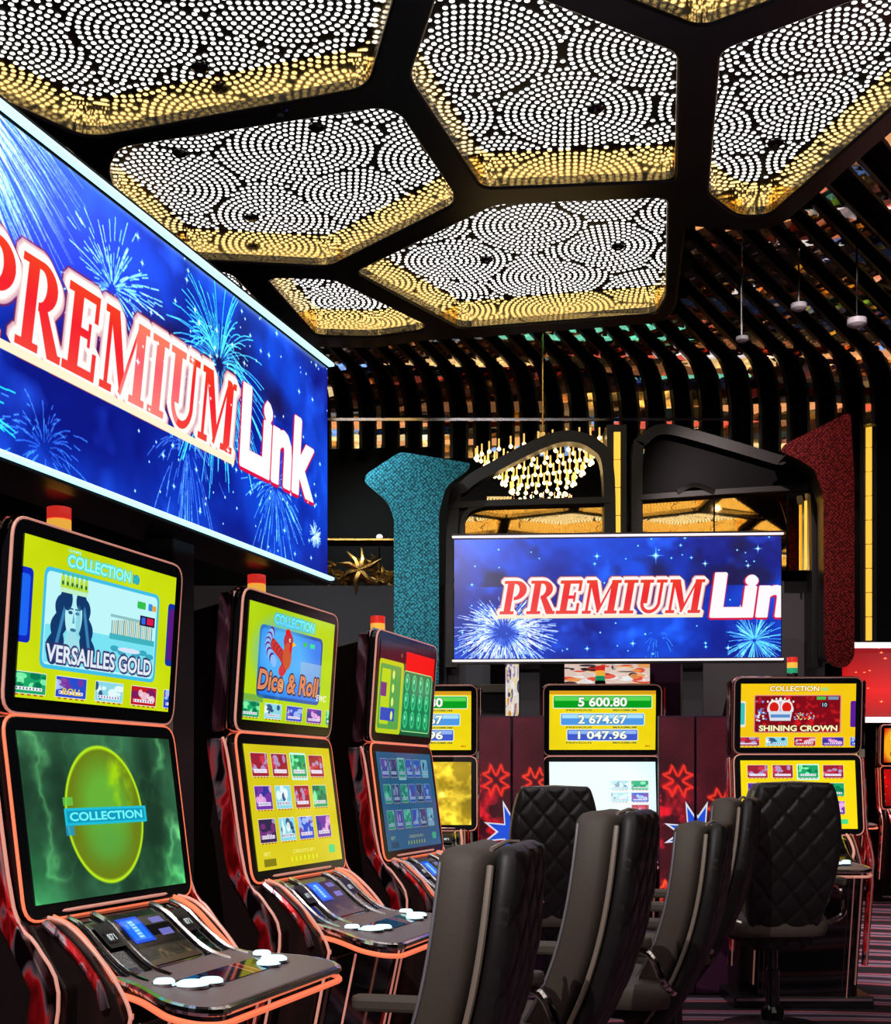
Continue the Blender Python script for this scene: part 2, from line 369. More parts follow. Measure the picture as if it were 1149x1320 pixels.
def pic_versailles():
    w, h = 760, 430; Y = (.80, .88, .05); p = Pic(w, h, Y); p.a += (p.noise(2, 2)[..., None] - .5) * .12
    p.text('COLLECTION', w * .25, h * .05, w * .66, h * .13, (.6, .98, .95), (.3, .85, .85), 3, .03); p.text('HD', w * .68, h * .07, w * .72, h * .12, (.2, .8, .9), (.1, .6, .7), 3)
    p.text('GAME', w * .25, h * .015, w * .33, h * .035, (.6, .98, .95), bold=.02)
    p.rect(-20, h * .2, w * .06, h * .66, (.05, .15, .75), r=16); p.rect(-20, h * .24, w * .045, h * .62, (.1, .4, .95), r=12)
    p.rect(w * .95, h * .2, w * 1.1, h * .66, (.05, .2, .65), r=16); p.rect(w * .96, h * .24, w * 1.1, h * .62, (.35, .1, .5), r=12)
    p.rect(w * .12, h * .16, w * .88, h * .80, (.25, .75, .9), r=26); p.rect(w * .135, h * .185, w * .865, h * .775, (.75, .97, .98), r=20)
    p.rect(w * .14, h * .52, w * .86, h * .76, (.45, .88, .95), .9, r=8)
    # palace facade and gardens
    for i in range(22): p.rect(w * (.55 + .0135 * i), h * (.38 + .003 * abs(i - 11)), w * (.556 + .0135 * i), h * .50, (.75, .6, .3) if i % 3 else (.3, .5, .6))
    p.rect(w * .54, h * .37, w * .85, h * .39, (.55, .75, .75)); p.rect(w * .54, h * .50, w * .86, h * .54, (.25, .7, .75))
    for i in range(6): p.ell(w * (.58 + .05 * i), h * (.6 + .02 * (i % 2)), w * .03, h * .02, (.15, .6, .7), .8)
    p.ell(w * .68, h * .60, w * .08, h * .018, (.85, .9, 1))
    # portrait: dark wavy hair, pale face, crown
    B = (.06, .22, .42); fx = .30
    for i in range(30):
        t = i / 29; s_ = .006 * math.sin(t * 16)
        for sg in (-1, 1): p.ell(w * (fx + sg * (.055 + .055 * t + s_)), h * (.37 + .34 * t), w * (.040 + .008 * math.cos(t * 16)), h * .06, B)
    p.ell(w * fx, h * .36, w * .085, h * .12, B)
    for i in range(26):
        t = i / 25; sg = -1 if i % 2 else 1; x = fx + sg * (.06 + .05 * t); p.put(p.em(w * (x + .01), h * (.40 + .3 * t), w * .008, h * .035, 3), (.25, .55, .75), .7)
    p.ell(w * (fx + .005), h * .44, w * .052, h * .145, (.72, .95, .96)); p.poly([(w * (fx - .03), h * .54), (w * (fx + .04), h * .54), (w * (fx + .06), h * .68), (w * (fx - .05), h * .68)], (.62, .88, .92))
    p.ell(w * (fx - .035), h * .34, w * .028, h * .07, B); p.ell(w * (fx + .04), h * .335, w * .024, h * .06, B)
    for sx in (fx - .016, fx + .028):
        p.ell(w * sx, h * .42, w * .013, h * .011, (.1, .3, .5)); p.rect(w * (sx - .016), h * .393, w * (sx + .016), h * .402, (.1, .3, .5))
    p.poly([(w * (fx + .004), h * .41), (w * (fx + .013), h * .485), (w * (fx - .002), h * .49)], (.35, .65, .75)); p.ell(w * (fx + .006), h * .53, w * .019, h * .011, (.2, .45, .6)); p.ell(w * (fx + .035), h * .47, w * .016, h * .09, (.45, .78, .86), .6, 8)
    p.rect(w * (fx - .085), h * .265, w * (fx + .085), h * .30, (.75, .95, .8), r=4)
    for i in range(6):
        x = w * (fx - .085 + .0283 * i); p.poly([(x, h * .27), (x + w * .004, h * .20), (x + w * .0142, h * .185), (x + w * .0243, h * .20), (x + w * .0283, h * .27)], (.72, .88, .2)); p.ell(x + w * .0142, h * .18, 6, 5, (.3, .75, .5)); p.ell(x + w * .0142, h * .24, 5, 6, (.15, .4, .2))
    p.rect(w * .72, h * .24, w * .78, h * .29, (.2, .75, .3), r=5); p.rect(w * .80, h * .24, w * .83, h * .29, (.2, .55, .9), r=5); p.rect(w * .83, h * .25, w * .86, h * .29, (.9, .65, .2))
    p.rect(w * .745, h * .335, w * .855, h * .405, (.08, .05, .15)); p.rect(w * .755, h * .345, w * .785, h * .395, (.2, .4, .9), r=4); p.rect(w * .795, h * .345, w * .845, h * .395, (.85, .1, .3))
    p.text('VERSAILLES GOLD', w * .155, h * .64, w * .85, h * .755, (.88, .93, .97), (.22, .2, .42), 4, .03)
    head_row(p, w, h, ('green', 'blue', 'cyan', 'red', 'blue')); p.text('ROLL', w * .26, h * .91, w * .38, h * .955, (.9, .8, .3), bold=.03, shear=.2)
    return p.image('royal portrait game screen')

def pic_egg():
    w, h = 720, 430; p = Pic(w, h, (.1, .32, .14)); n = p.noise(3, 4, 4); v = np.abs(p.noise(3.2, 12, 4) - .5) * 7
    p.a = np.array((.05, .14, .09)) + (n[..., None]) * np.array((.22, .40, .28)); edge = np.clip((np.abs(p.X / w - .5) - .2) * 3, 0, 1)
    wisp = np.clip(1 - v, 0, 1) ** 2 * (.25 + edge) ; p.glow(wisp * .4, (.45, .8, .45)); p.glow(np.clip((p.Y / h - .55), 0, 1) * edge * .6, (.1, .8, .3))
    p.put(p.em(w * .25, h * .55, w * .09, h * .5, 60), (.08, .18, .12), .6); p.put(p.em(w * .8, h * .4, w * .08, h * .5, 60), (.08, .18, .12), .6)
    cx, cy, rx, ry = w * .48, h * .50, w * .25, h * .425
    p.put(p.em(cx, cy, rx + 3, ry + 3, 6), (.75, .95, .1)); p.put(p.em(cx, cy, rx - 6, ry - 6, 8), (.42, .5, .08))
    p.put(p.em(cx, cy * .9, rx * .62, ry * .62, 80), (.4, .72, .22), .9); p.put(p.em(cx, cy * 1.35, rx * .5, ry * .3, 60), (.35, .65, .25), .8)
    p.put(p.em(cx + rx * .45, cy - ry * .45, rx * .3, ry * .4, 40) * np.clip(p.noise(10, 3) * 2.6 - .9, 0, 1), (.7, .9, .05), .8)
    p.rect(w * .22, h * .455, w * .76, h * .56, (.1, .75, .85), r=4); p.rect(w * .235, h * .47, w * .745, h * .545, (.05, .6, .75))
    p.text('COLLECTION', w * .25, h * .48, w * .73, h * .535, (.45, .98, .98), bold=.03); p.rect(w * .22, h * .39, w * .28, h * .44, (.4, .8, .3), .8); p.rect(w * .22, h * .56, w * .27, h * .62, (.1, .6, .85), .8)
    return p.image('smoky emblem screen')

def grid_pic(name, base, rows, fade=0, foot=(.95, .95, .5), sx=0):
    w, h = 640, 420; p = Pic(w, h, base); p.a += (p.noise(2, 2)[..., None] - .5) * .1
    for r, row in enumerate(rows):
        nC = len(row)
        for c, k in enumerate(row):
            x0 = w * (.06 + (.88 / nC) * c); y0 = h * (.07 + .265 * r)
            if k == 'green' and r == 0: p.rect(x0 - 6, y0 - 7, x0 + w * .70 / nC + 6, y0 + h * .2 + 7, (.75, 1, .95), r=7)
            tile(p, x0, y0, x0 + w * .70 / nC, y0 + h * .185, k, r * 7 + c * 3 + 1)
    p.text('CREDITS 871', w * .40, h * .865, w * .66, h * .895, foot); p.text('BET', w * .08, h * .86, w * .15, h * .89, foot)
    for i in range(7): p.text('1', w * (.37 + .05 * i), h * .92, w * (.385 + .05 * i), h * .96, (.9, .95, .1), bold=.05); 
    p.rect(w * .07, h * .915, w * .2, h * .975, tuple(.6 * b for b in base), r=4); p.rect(w * .84, h * .86, w * .92, h * .93, (.3, .85, .5), r=8)
    if fade: p.put(np.ones((h, w)), (.1, .35, .5), fade)
    return p.image(name)

def pic_rooster():
    w, h = 700, 410; p = Pic(w, h, (.72, .86, .08)); p.a += (p.noise(2, 2)[..., None] - .5) * .12
    p.text('COLLECTION', w * .27, h * .05, w * .74, h * .14, (.5, .95, .95), (.2, .8, .85), 4, .04)
    p.rect(w * .12, h * .17, w * .86, h * .80, (.1, .35, .65), r=30); p.rect(w * .14, h * .2, w * .84, h * .77, (.15, .5, .95), r=22)
    p.put(p.em(w * .4, h * .4, w * .3, h * .3, 80), (.35, .75, 1), .8)
    for i in range(18):
        t = i / 17; p.ell(w * (.27 + .14 * math.sin(t * 2.2)), h * (.32 + .22 * t), w * .035, h * .05, (.65 + .2 * (i % 2), .2, .15 + .05 * (i % 3)))
        p.ell(w * (.25 + .05 * t - .06 * math.sin(t * 3)), h * (.22 + .25 * t), w * .03, h * .045, (.55, .75, 1) if i % 3 else (.4, .1, .45))
    p.ell(w * .44, h * .27, w * .055, h * .085, (.75, .2, .25)); p.ell(w * .435, h * .40, w * .05, h * .12, (.8, .35, .2)); p.ell(w * .455, h * .255, 7, 7, (1, 1, .8)); p.ell(w * .457, h * .255, 3, 3, (0, 0, 0))
    p.poly([(w * .49, h * .26), (w * .535, h * .285), (w * .485, h * .31)], (.95, .8, .2)); p.ell(w * .43, h * .19, w * .03, h * .03, (.9, .1, .1)); p.ell(w * .47, h * .33, w * .015, h * .04, (.9, .1, .1))
    p.rect(w * .62, h * .24, w * .66, h * .28, (.2, .8, .3), r=4); p.rect(w * .7, h * .24, w * .76, h * .28, (.1, .9, .6), r=4)
    p.rect(w * .60, h * .42, w * .86, h * .62, (.6, .75, .9), .7)
    p.text('Dice & Roll', w * .13, h * .55, w * .84, h * .73, (.85, .65, .45), (.25, .08, .2), 4, .03, .15)
    p.text('Dice & Roll', w * .135, h * .555, w * .835, h * .72, (.9, .5, .35), bold=.0, shear=.15)
    for i in range(3): p.glow(p.lines([(w * .3, h * (.98), w * (.34 + .02 * i), h * .75, .5, .7), (w * (.34 + .02 * i), h * .75, w * .42, h * .6, .7, .2)], 1) * .8, (.8, 1, .3))
    head_row(p, w, h, ('green', 'cyan', 'blue', 'purple', 'green')); p.rect(0, h * .78, w * .2, h * .84, (.3, .6, .4), .6)
    p.text('EWC', w * .82, h * .70, w * .95, h * .76, (1, 1, 1), bold=.01, shear=.2)  # reflection of the far sign, drawn into the screen picture
    return p.image('rooster game screen')

def pic_greenreel():
    w, h = 640, 400; p = Pic(w, h, (.02, .35, .22)); p.rect(0, 0, w, h * .2, (.05, .05, .12)); p.rect(w * .45, h * .06, w, h * .32, (.92, .08, .06))
    p.rect(0, h * .2, w * .42, h, (.75, .82, .1), r=20); p.rect(w * .02, h * .25, w * .38, h * .95, (.35, .65, .3), r=16); p.rect(w * .05, h * .3, w * .2, h * .9, (.75, .85, .1), r=10)
    p.rect(w * .06, h * .72, w * .3, h * .86, (.2, .3, .75), r=6); p.rect(w * .04, h * .45, w * .14, h * .6, (.5, .2, .5), r=5)
    p.rect(w * .43, h * .28, w * .97, h * .95, (.05, .5, .32), r=18)
    for r in range(3):
        for c in range(4):
            x, y = w * (.5 + .13 * c), h * (.40 + .21 * r); p.ell(x, y, w * .042, h * .10, (.2, .8, .5)); p.ell(x, y, w * .025, h * .07, (.08, .6, .4)); p.ell(x - 4, y - 8, w * .01, h * .03, (.6, 1, .8))
    m = p.pm(round_poly([(w * .43, h * .28), (w * .97, h * .28), (w * .97, h * .95), (w * .43, h * .95)], 18)); p.put(np.clip(dilate(m, 3) - m, 0, 1), (.7, .95, .6))
    for i in range(4): p.ell(w * .25, h * (.35 + .15 * i), w * .02, h * .05, (.9, .95, .5))
    p.ell(w * .37, h * .12, 10, 10, (.5, .3, .2))
    return p.image('green reel screen')

def pic_jackpot():
    w, h = 700, 400; p = Pic(w, h, (.96, .86, .05)); p.a *= (.93 + .12 * (p.noise(2, 6)))[..., None]; p.rect(0, 0, w, h * .06, (.85, .6, .1))
    for (y0, y1, x0, x1, c1, c2, t) in ((.09, .29, .04, .96, (.0, .62, .1), (.45, .9, .4), '5 600.80'), (.39, .58, .11, .89, (.3, .6, .9), (.75, .95, 1), '2 674.67'), (.66, .84, .17, .83, (.25, .35, .8), (.65, .8, 1), '1 047.96')):
        p.rect(w * x0 - 5, h * y0 - 5, w * x1 + 5, h * y1 + 5, (.92, .98, .9), r=14); p.rect(w * x0, h * y0, w * x1, h * y1, c1, r=10)
        p.rect(w * x0 + 6, h * y0 + 4, w * x1 - 6, h * (y0 + (y1 - y0) * .4), c2, .8, r=8)
        p.text(t, w * .27, h * (y0 + .02), w * .73, h * (y1 - .02), (1, 1, .97), (.25, .45, .3), 2, .03)
        p.text('PREVIOUS', w * .16, h * (y1 + .025), w * .40, h * (y1 + .055), (.35, .4, .2), bold=.02); p.text('MAXIMUM', w * .6, h * (y1 + .025), w * .82, h * (y1 + .055), (.35, .4, .2), bold=.02)
    p.text('AU', w * .9, h * .92, w * .95, h * .95, (.7, .2, .1), bold=.03)
    return p.image('jackpot screen')
def pic_white():
    w, h = 640, 400; p = Pic(w, h, (.85, .97, 1)); p.put(p.em(w * .45, h * .45, w * .5, h * .6, 120), (.97, 1, 1))
    p.rect(0, h * .8, w, h, (.9, 1, .8), .5)
    for y in range(6): p.rect(w * .55, h * (.3 + .06 * y), w * .93, h * (.32 + .06 * y), (.7, .93, .9), .7)
    for r_, c_, k in ((0, 0, 'cyan'), (0, 1, 'green'), (1, 0, 'cyan'), (1, 1, 'blue'), (2, 1, 'rose')): tile(p, w * (.58 + .19 * c_), h * (.30 + .19 * r_), w * (.74 + .19 * c_), h * (.44 + .19 * r_), k, r_ * 5 + c_)
    p.put(np.clip((w * .93 - p.X) / (w * .45), .25, 1) , (.93, 1, 1), .85)
    return p.image('washed out pale screen')
def pic_goldscreen():
    w, h = 640, 400; p = Pic(w, h, (.72, .6, .12)); n = np.abs(p.noise(3, 9, 4) - .5) * 6; p.glow(np.clip(1 - n, 0, 1) * .5, (.9, .8, .3)); p.a *= (.7 + .6 * p.noise(2, 3))[..., None]
    p.ell(w * .5, h * .5, w * .2, h * .42, (.85, .75, .2), .6, 10); p.ell(w * .5, h * .5, w * .17, h * .36, (.65, .5, .1), .6, 10); p.glow(np.exp(-((p.X - w * .72) ** 2 + (p.Y - h * .52) ** 2) / 300), (.6, .6, .4))
    return p.image('golden swirl screen')
def pic_crown():
    w, h = 700, 400; p = Pic(w, h, (.98, .80, .05)); p.a *= (.95 + .08 * (p.noise(2, 6)))[..., None]
    p.text('COLLECTION', w * .25, h * .035, w * .68, h * .12, (1, 1, .8), (.75, .45, .05), 3, .03); p.text('HD', w * .7, h * .06, w * .76, h * .11, (.3, .9, .7), bold=.03)
    p.rect(-20, h * .27, w * .045, h * .68, (.95, .9, .8), r=12); p.rect(-20, h * .3, w * .035, h * .64, (.25, .75, .7), r=10); p.rect(w * .955, h * .27, w * 1.1, h * .68, (.35, .1, .6), r=12)
    p.rect(w * .115, h * .175, w * .875, h * .77, (.9, .55, .5), r=12); p.rect(w * .125, h * .19, w * .865, h * .755, (.5, .02, .08), r=10)
    m = p.pm([(w * .125, h * .19), (w * .865, h * .19), (w * .865, h * .755), (w * .125, h * .755)])
    p.put(np.clip(p.noise(14, 2, 2) * 4 - 2.1, 0, 1) * m, (.85, .1, .12)); p.put(np.clip(p.noise(18, 5, 2) * 6 - 4.1, 0, 1) * m * (p.X < w * .25), (.5, .6, .95))
    # crown
    p.ell(w * .345, h * .40, w * .115, h * .15, (.93, .9, .92)); p.rect(w * .22, h * .44, w * .47, h * .60, (.5, .02, .08)); p.ell(w * .345, h * .40, w * .022, h * .13, (.75, .72, .8))
    for sx in (-1, 1): p.ell(w * (.345 + .055 * sx), h * .36, w * .052, h * .105, (.96, .9, .9)); p.ell(w * (.345 + .055 * sx), h * .37, w * .04, h * .08, (.85, .1, .05))
    for i in range(7): p.ell(w * (.235 + .037 * i), h * (.28 - .05 * math.sin(i / 6 * PI)), 6, 7, (.95, .93, .9))
    p.poly([(w * .24, h * .43), (w * .45, h * .43), (w * .435, h * .58), (w * .255, h * .58)], (.85, .88, .92)); p.rect(w * .26, h * .48, w * .43, h * .53, (.35, .55, .8)); p.ell(w * .345, h * .24, 8, 10, (.95, .95, .95))
    q = random.Random(4)
    for i in range(40): p.ell(w * q.uniform(.46, .64), h * q.uniform(.46, .56), 5, 4, q.choice(((.95, .85, .5), (.5, .7, .95), (.9, .4, .4))))
    for i in range(14): p.ell(w * q.uniform(.14, .23), h * q.uniform(.42, .58), 7, 6, q.choice(((.8, .9, 1), (.3, .5, .8), (.9, .9, .95))))
    p.rect(w * .70, h * .29, w * .76, h * .37, (.15, .05, .1)); p.text('10', w * .71, h * .30, w * .75, h * .36, (.7, .85, .9), bold=.02); p.rect(w * .66, h * .2, w * .74, h * .25, (.3, .75, .3)); p.rect(w * .76, h * .2, w * .85, h * .25, (.45, .6, .7))
    p.text('SHINING CROWN', w * .16, h * .65, w * .845, h * .745, (1, .97, .75), (.3, .02, .05), 3, .04)
    head_row(p, w, h, ('rose', 'cyan', 'red', 'purple', 'blue'))
    return p.image('crown game screen')
def pic_red(seed, yellow=True):
    w, h = 500, 330; p = Pic(w, h, (.8, .03, .03)); p.a *= (.6 + .8 * p.noise(2, seed))[..., None]; q = random.Random(seed)
    if yellow:
        p.put(p.em(w * .25, h * .5, w * .3, h * .6, 60), (1, .75, .1), .9); p.ell(w * .3, h * .75, w * .2, h * .2, (.7, .25, .05)); p.ell(w * .2, h * .3, w * .1, h * .12, (1, .95, .5))
    else: p.text('JI', w * .1, h * .3, w * .35, h * .6, (1, .75, .1), (.6, .1, 0), 4, .04)
    for i in range(30): p.ell(w * q.random(), h * q.random(), 3, 3, (1, .8, .4))
    return p.image('red gold game screen')
def pic_redsign():
    w, h = 500, 330; p = Pic(w, h, (1, .05, .02)); g = (p.Y / h)[..., None]; p.a = np.array((.45, .0, .03)) * (1 - g) + np.array((1, .06, .02)) * g
    p.a = np.where(g > .6, p.a * (1 - (g - .6) * 1.2), p.a); q = random.Random(2)
    for i in range(60): sparkle(p, w * q.random(), h * q.random(), q.choice((3, 4, 6)), (1, .45, .25))
    return p.image('red starry sign picture')

# ------------------------------------------------------------------ materials
M = {}
M['black'] = mat('satin black', (.012, .011, .013), .35)
M['matte'] = mat('matte black', (.008, .008, .009), .7)
M['gloss'] = mat('gloss black', (.008, .007, .009), .08, coat=.5)
M['bezel'] = mat('bezel black', (.01, .01, .013), .15)
M['chrome'] = mat('chrome', (.75, .7, .72), .12, 1)
M['rose'] = mat('rose chrome', (.85, .55, .5), .12, 1)
M['mirrorgold'] = mat('gold mirror', (1, .68, .22), .09, 1, bump=(6, .05, .01))
M['bronze'] = mat('bronze mirror', (.95, .66, .26), .02, 1)
M['dot'] = mat('lit perforation', (1, 1, 1), .5, emis=(1, .97, .93), strength=2.6)
M['glow'] = mat('orange light tube', (.9, .3, .15), .3, emis=(1, .19, .085), strength=.85)
M['glow2'] = mat('pink light tube', (.9, .6, .5), .3, emis=(1, .32, .24), strength=.38)
M['rosedim'] = mat('dull rose trim', (.5, .3, .28), .3, .6, emis=(.8, .3, .25), strength=.16)
M['cyanbar'] = mat('ice blue light bar', (.6, .9, 1), .3, emis=(.45, .85, 1), strength=1.5)
M['whitebar'] = mat('white light bar', (.9, .8, .85), .3, emis=(1, .85, .9), strength=1.0)
M['button'] = mat('lit button', (.8, .95, 1), .25, emis=(.55, .92, 1), strength=1.2)
M['tray'] = mat('mauve console top', (.34, .25, .27), .42, bump=(300, .1, .001))
M['body'] = mat('dark brown cabinet', (.022, .012, .012), .3)
M['leather'] = mat('charcoal leather', (.12, .096, .08), .55, bump=(120, .25, .002))
M['quilt'] = mat('black quilted leather', (.02, .017, .018), .45, bump=(90, .2, .002))
M['piping'] = mat('grey piping', (.32, .31, .36), .4)
M['edge'] = mat('beige shell edge', (.42, .34, .28), .4)
M['redl'] = mat('red lens', (.6, .02, .02), .3, emis=(.8, .03, .02), strength=.7)
M['amberl'] = mat('amber lens', (.9, .4, .05), .3, emis=(1, .5, .06), strength=.8)
M['greenl'] = mat('green lens', (.02, .4, .2), .3, emis=(.02, .5, .2), strength=.5)
M['beige'] = mat('beige plastic', (.45, .4, .33), .5)
M['grey'] = mat('dark grey panel', (.055, .05, .062), .6, bump=(80, .1, .003))
M['greywall'] = mat('grey plaster band', (.085, .08, .09), .75, bump=(40, .2, .004))
M['purple'] = mat('plum panel', (.07, .01, .05), .5)
M['white'] = mat('white plastic', (.6, .6, .68), .4)
M['warm'] = mat('warm lamp', (1, .8, .4), .3, emis=(1, .72, .32), strength=5)
M['goldmetal'] = mat('gilded metal', (1, .62, .18), .22, 1)
M['darkglass'] = mat('dark glass', (.006, .006, .008), .35, spec=.08)

def strip_mat(name, c1, c2, scale=9):     # printed red and silver foil of the machine sides
    m, nt, b = new_mat(name); tc = nt.nodes.new('ShaderNodeTexCoord'); n = nt.nodes.new('ShaderNodeTexNoise'); n.inputs['Scale'].default_value = scale
    n.inputs['Distortion'].default_value = 1.0; mp = nt.nodes.new('ShaderNodeMapping'); mp.inputs['Scale'].default_value = (1, 1, .35)
    nt.links.new(tc.outputs['Object'], mp.inputs[0]); nt.links.new(mp.outputs[0], n.inputs['Vector'])
    r = ramp(nt, n.outputs[0], ((.0, (.01, .004, .01)), (.42, c1), (.5, c1), (.56, c2), (.62, (.02, .005, .01))))
    nt.links.new(r.outputs[0], b.inputs['Base Color']); b.inputs['Metallic'].default_value = .7; b.inputs['Roughness'].default_value = .2
    r2 = ramp(nt, n.outputs[0], ((.0, (0, 0, 0)), (.44, (0, 0, 0)), (.52, c1), (.56, (0, 0, 0)), (1, (0, 0, 0))))
    nt.links.new(r2.outputs[0], b.inputs['Emission Color']); b.inputs['Emission Strength'].default_value = .35
    return m
M['redfoil'] = strip_mat('red foil', (.5, .01, .015), (.6, .45, .55), 14)
M['silverfoil'] = strip_mat('silver foil', (.10, .03, .05), (.55, .5, .6), 12)

def glitter(name, c1, c2, scale, rough=.3):
    m, nt, b = new_mat(name); tc = nt.nodes.new('ShaderNodeTexCoord'); v = nt.nodes.new('ShaderNodeTexVoronoi'); v.inputs['Scale'].default_value = scale
    mp = nt.nodes.new('ShaderNodeMapping'); mp.inputs['Rotation'].default_value = (0, .78, 0)
    v.inputs['Randomness'].default_value = .5; nt.links.new(tc.outputs['Object'], mp.inputs[0]); nt.links.new(mp.outputs[0], v.inputs['Vector'])
    r = ramp(nt, v.outputs['Distance'], ((0, c2), (.35, c1), (.6, tuple(.25 * q for q in c1)))); nt.links.new(r.outputs[0], b.inputs['Base Color'])
    b.inputs['Metallic'].default_value = .65; b.inputs['Roughness'].default_value = rough
    bp = nt.nodes.new('ShaderNodeBump'); bp.inputs['Strength'].default_value = .9; bp.inputs['Distance'].default_value = .01
    nt.links.new(v.outputs['Color'], bp.inputs['Height']); nt.links.new(bp.outputs[0], b.inputs['Normal'])
    return m
M['teal'] = glitter('teal mosaic', (.012, .20, .28), (.05, .42, .52), 60)
M['red'] = glitter('red mosaic', (.22, .012, .015), (.5, .05, .04), 60)

def carpet():
    m, nt, b = new_mat('patterned carpet'); tc = nt.nodes.new('ShaderNodeTexCoord')
    w = nt.nodes.new('ShaderNodeTexWave'); w.wave_type = 'RINGS'; w.inputs['Scale'].default_value = .55; w.inputs['Distortion'].default_value = 11; w.inputs['Detail'].default_value = 1.5; w.inputs['Detail Scale'].default_value = .6
    nt.links.new(tc.outputs['Object'], w.inputs['Vector'])
    r = ramp(nt, w.outputs[1], ((0, (.01, .006, .012)), (.38, (.015, .008, .02)), (.45, (.45, .05, .14)), (.6, (.62, .22, .20)), (.7, (.03, .03, .07)), (.85, (.45, .28, .42)), (1, (.02, .01, .02))))
    nt.links.new(r.outputs[0], b.inputs['Base Color']); b.inputs['Roughness'].default_value = .95
    n = nt.nodes.new('ShaderNodeTexNoise'); n.inputs['Scale'].default_value = 400; bp = nt.nodes.new('ShaderNodeBump'); bp.inputs['Strength'].default_value = .3; bp.inputs['Distance'].default_value = .004
    nt.links.new(tc.outputs['Object'], n.inputs['Vector']); nt.links.new(n.outputs[0], bp.inputs['Height']); nt.links.new(bp.outputs[0], b.inputs['Normal'])
    return m

# ------------------------------------------------------------------ room shell
H = 3.0; CZ = CAMZ + H
def struct(o, label=None): o['kind'] = 'structure'; return tag(o, label)
struct(MB().box((2, 5, -.05), (16, 26, .1)).build('floor', carpet()), 'casino carpet in swirling dark red and plum stripes')
struct(MB().box((2, 5, 5.2), (16, 26, .1)).build('ceiling', M['matte']), 'black ceiling void above the lit honeycomb')
struct(MB().box((-4.5, 5, 2.55), (.1, 26, 5.2)).build('wall_left', M['matte']), 'black side wall behind the left machines')
struct(MB().box((8.5, 5, 2.55), (.1, 26, 5.2)).build('wall_right', M['matte']), 'black side wall far to the right')
struct(MB().box((2, -7, 2.55), (16, .1, 5.2)).build('wall_front', M['matte']), 'black wall behind the viewpoint')
struct(MB().box((2, 17, 2.55), (16, .1, 5.2)).build('wall_far', M['matte']), 'farthest dark wall beyond the right-hand machines')
# upper wall behind the ribs, open under it at the right
struct(MB().box((-.9, 10.05, 2.6), (7.4, .12, 5.1)).build('wall_back', M['darkglass']), 'dark glazed wall behind the ribs and arches')
struct(MB().box((5.6, 10.05, 3.45), (5.6, .12, 3.4)).build('wall_back', M['darkglass']), 'dark glazed upper wall above the opening at the right')

# honeycomb ceiling frame with lit recesses ---------------------------------------------------
def pl(pts): return [plan(x, y, H) for x, y in pts]
OP = [
 ('large lit ceiling cell at the upper left corner above the blue sign', pl([(-70, 95), (104, 172), (130, 174), (462, 113), (476, 101), (508, -10), (500, -60), (330, -210), (-300, -260), (-420, 20)])),
 ('wide lit ceiling cell in the middle left, five-sided, above the sign end', pl([(150, 255), (141, 215), (155, 188), (490, 137), (515, 145), (585, 248), (584, 262), (425, 342), (245, 333)])),
 ('lit ceiling cell at the top centre with a slanted left gold side', pl([(529, 98), (575, -40), (602, -40), (873, 66), (870, 231), (622, 241)])),
 ('lit ceiling cell cut by the top frame edge, only gold side showing', pl([(740, -32), (895, 29), (915, 29), (1075, -32), (1010, -230), (760, -250)])),
 ('lit ceiling cell at the upper right with a pointed lower tip', pl([(930, 63), (1110, -5), (1250, -62), (1380, -40), (1330, -23), (991, 276), (952, 277), (914, 248)])),
 ('lit ceiling cell above the far blue sign, long pointed left end', pl([(459, 349), (640, 262), (860, 253), (858, 380), (846, 403), (595, 422)])),
 ('smallest whole lit ceiling cell, left of the pointed far one', pl([(346, 360), (356, 357), (430, 359), (548, 417), (545, 424), (480, 433), (408, 431)])),
 ('sliver of lit ceiling cell behind the top edge of the left sign', pl([(272, 346), (298, 352), (368, 424), (340, 480), (210, 440)])),
 ('scrap of lit ceiling cell beside the sign top, under the biggest cell', pl([(-20, 165), (62, 181), (84, 186), (104, 206), (120, 300), (40, 330), (-60, 240)])),
]
# cells nearer than the photo's top edge, seen in the far mirrors
HEX = round_poly([(.77 * math.sin(k * PI / 3), .77 * math.cos(k * PI / 3)) for k in range(6)], .07, 5)
HC = [(-2.2 + 1.45 * i + (.72 if row % 2 else 0), 2.98 - 1.25 * row) for row in range(4) for i in range(6 if row % 2 == 0 else 5)]
outer = [(-3.4, -1.6), (5.8, -1.6)] + pl([(1560, -150), (1430, -70), (1160, 160), (1003, 292), (940, 296), (885, 288), (872, 395), (857, 414), (600, 435), (548, 437), (484, 447), (400, 446), (350, 500), (150, 480), (-200, 380)]) + [(-3.4, 4.5)]
outer = round_poly(outer, .1)
cu = bpy.data.curves.new('frame', 'CURVE'); cu.dimensions = '2D'; cu.fill_mode = 'BOTH'; cu.extrude = .02; cu.bevel_depth = .012; cu.bevel_resolution = 1; cu.offset = -.012
def spl(pts):
    s = cu.splines.new('POLY'); s.points.add(len(pts) - 1)
    for p, q in zip(s.points, pts): p.co = (q[0], q[1], 0, 1)
    s.use_cyclic_u = True
spl(outer); OPR = []
for lab, pts in OP:
    rp = round_poly(pts, .07, 5); OPR.append((lab, rp, (0, 0))); spl(rp)
for hx, hy in HC: spl([(x + hx, y + hy) for x, y in HEX])
OPR.append(('lit hexagonal ceiling cell overhead out of view, mirrored in the far glass', HEX, HC[0]))
tmp = bpy.data.objects.new('tmp', cu); C.objects.link(tmp); bpy.context.view_layer.update()
me = bpy.data.meshes.new_from_object(tmp); bpy.data.objects.remove(tmp)
fr = bpy.data.objects.new('trim_1', me); C.objects.link(fr); fr.location = (0, 0, CZ + .02); me.materials.clear(); me.materials.append(M['black'])
struct(fr, 'black honeycomb ceiling frame around the lit cells')

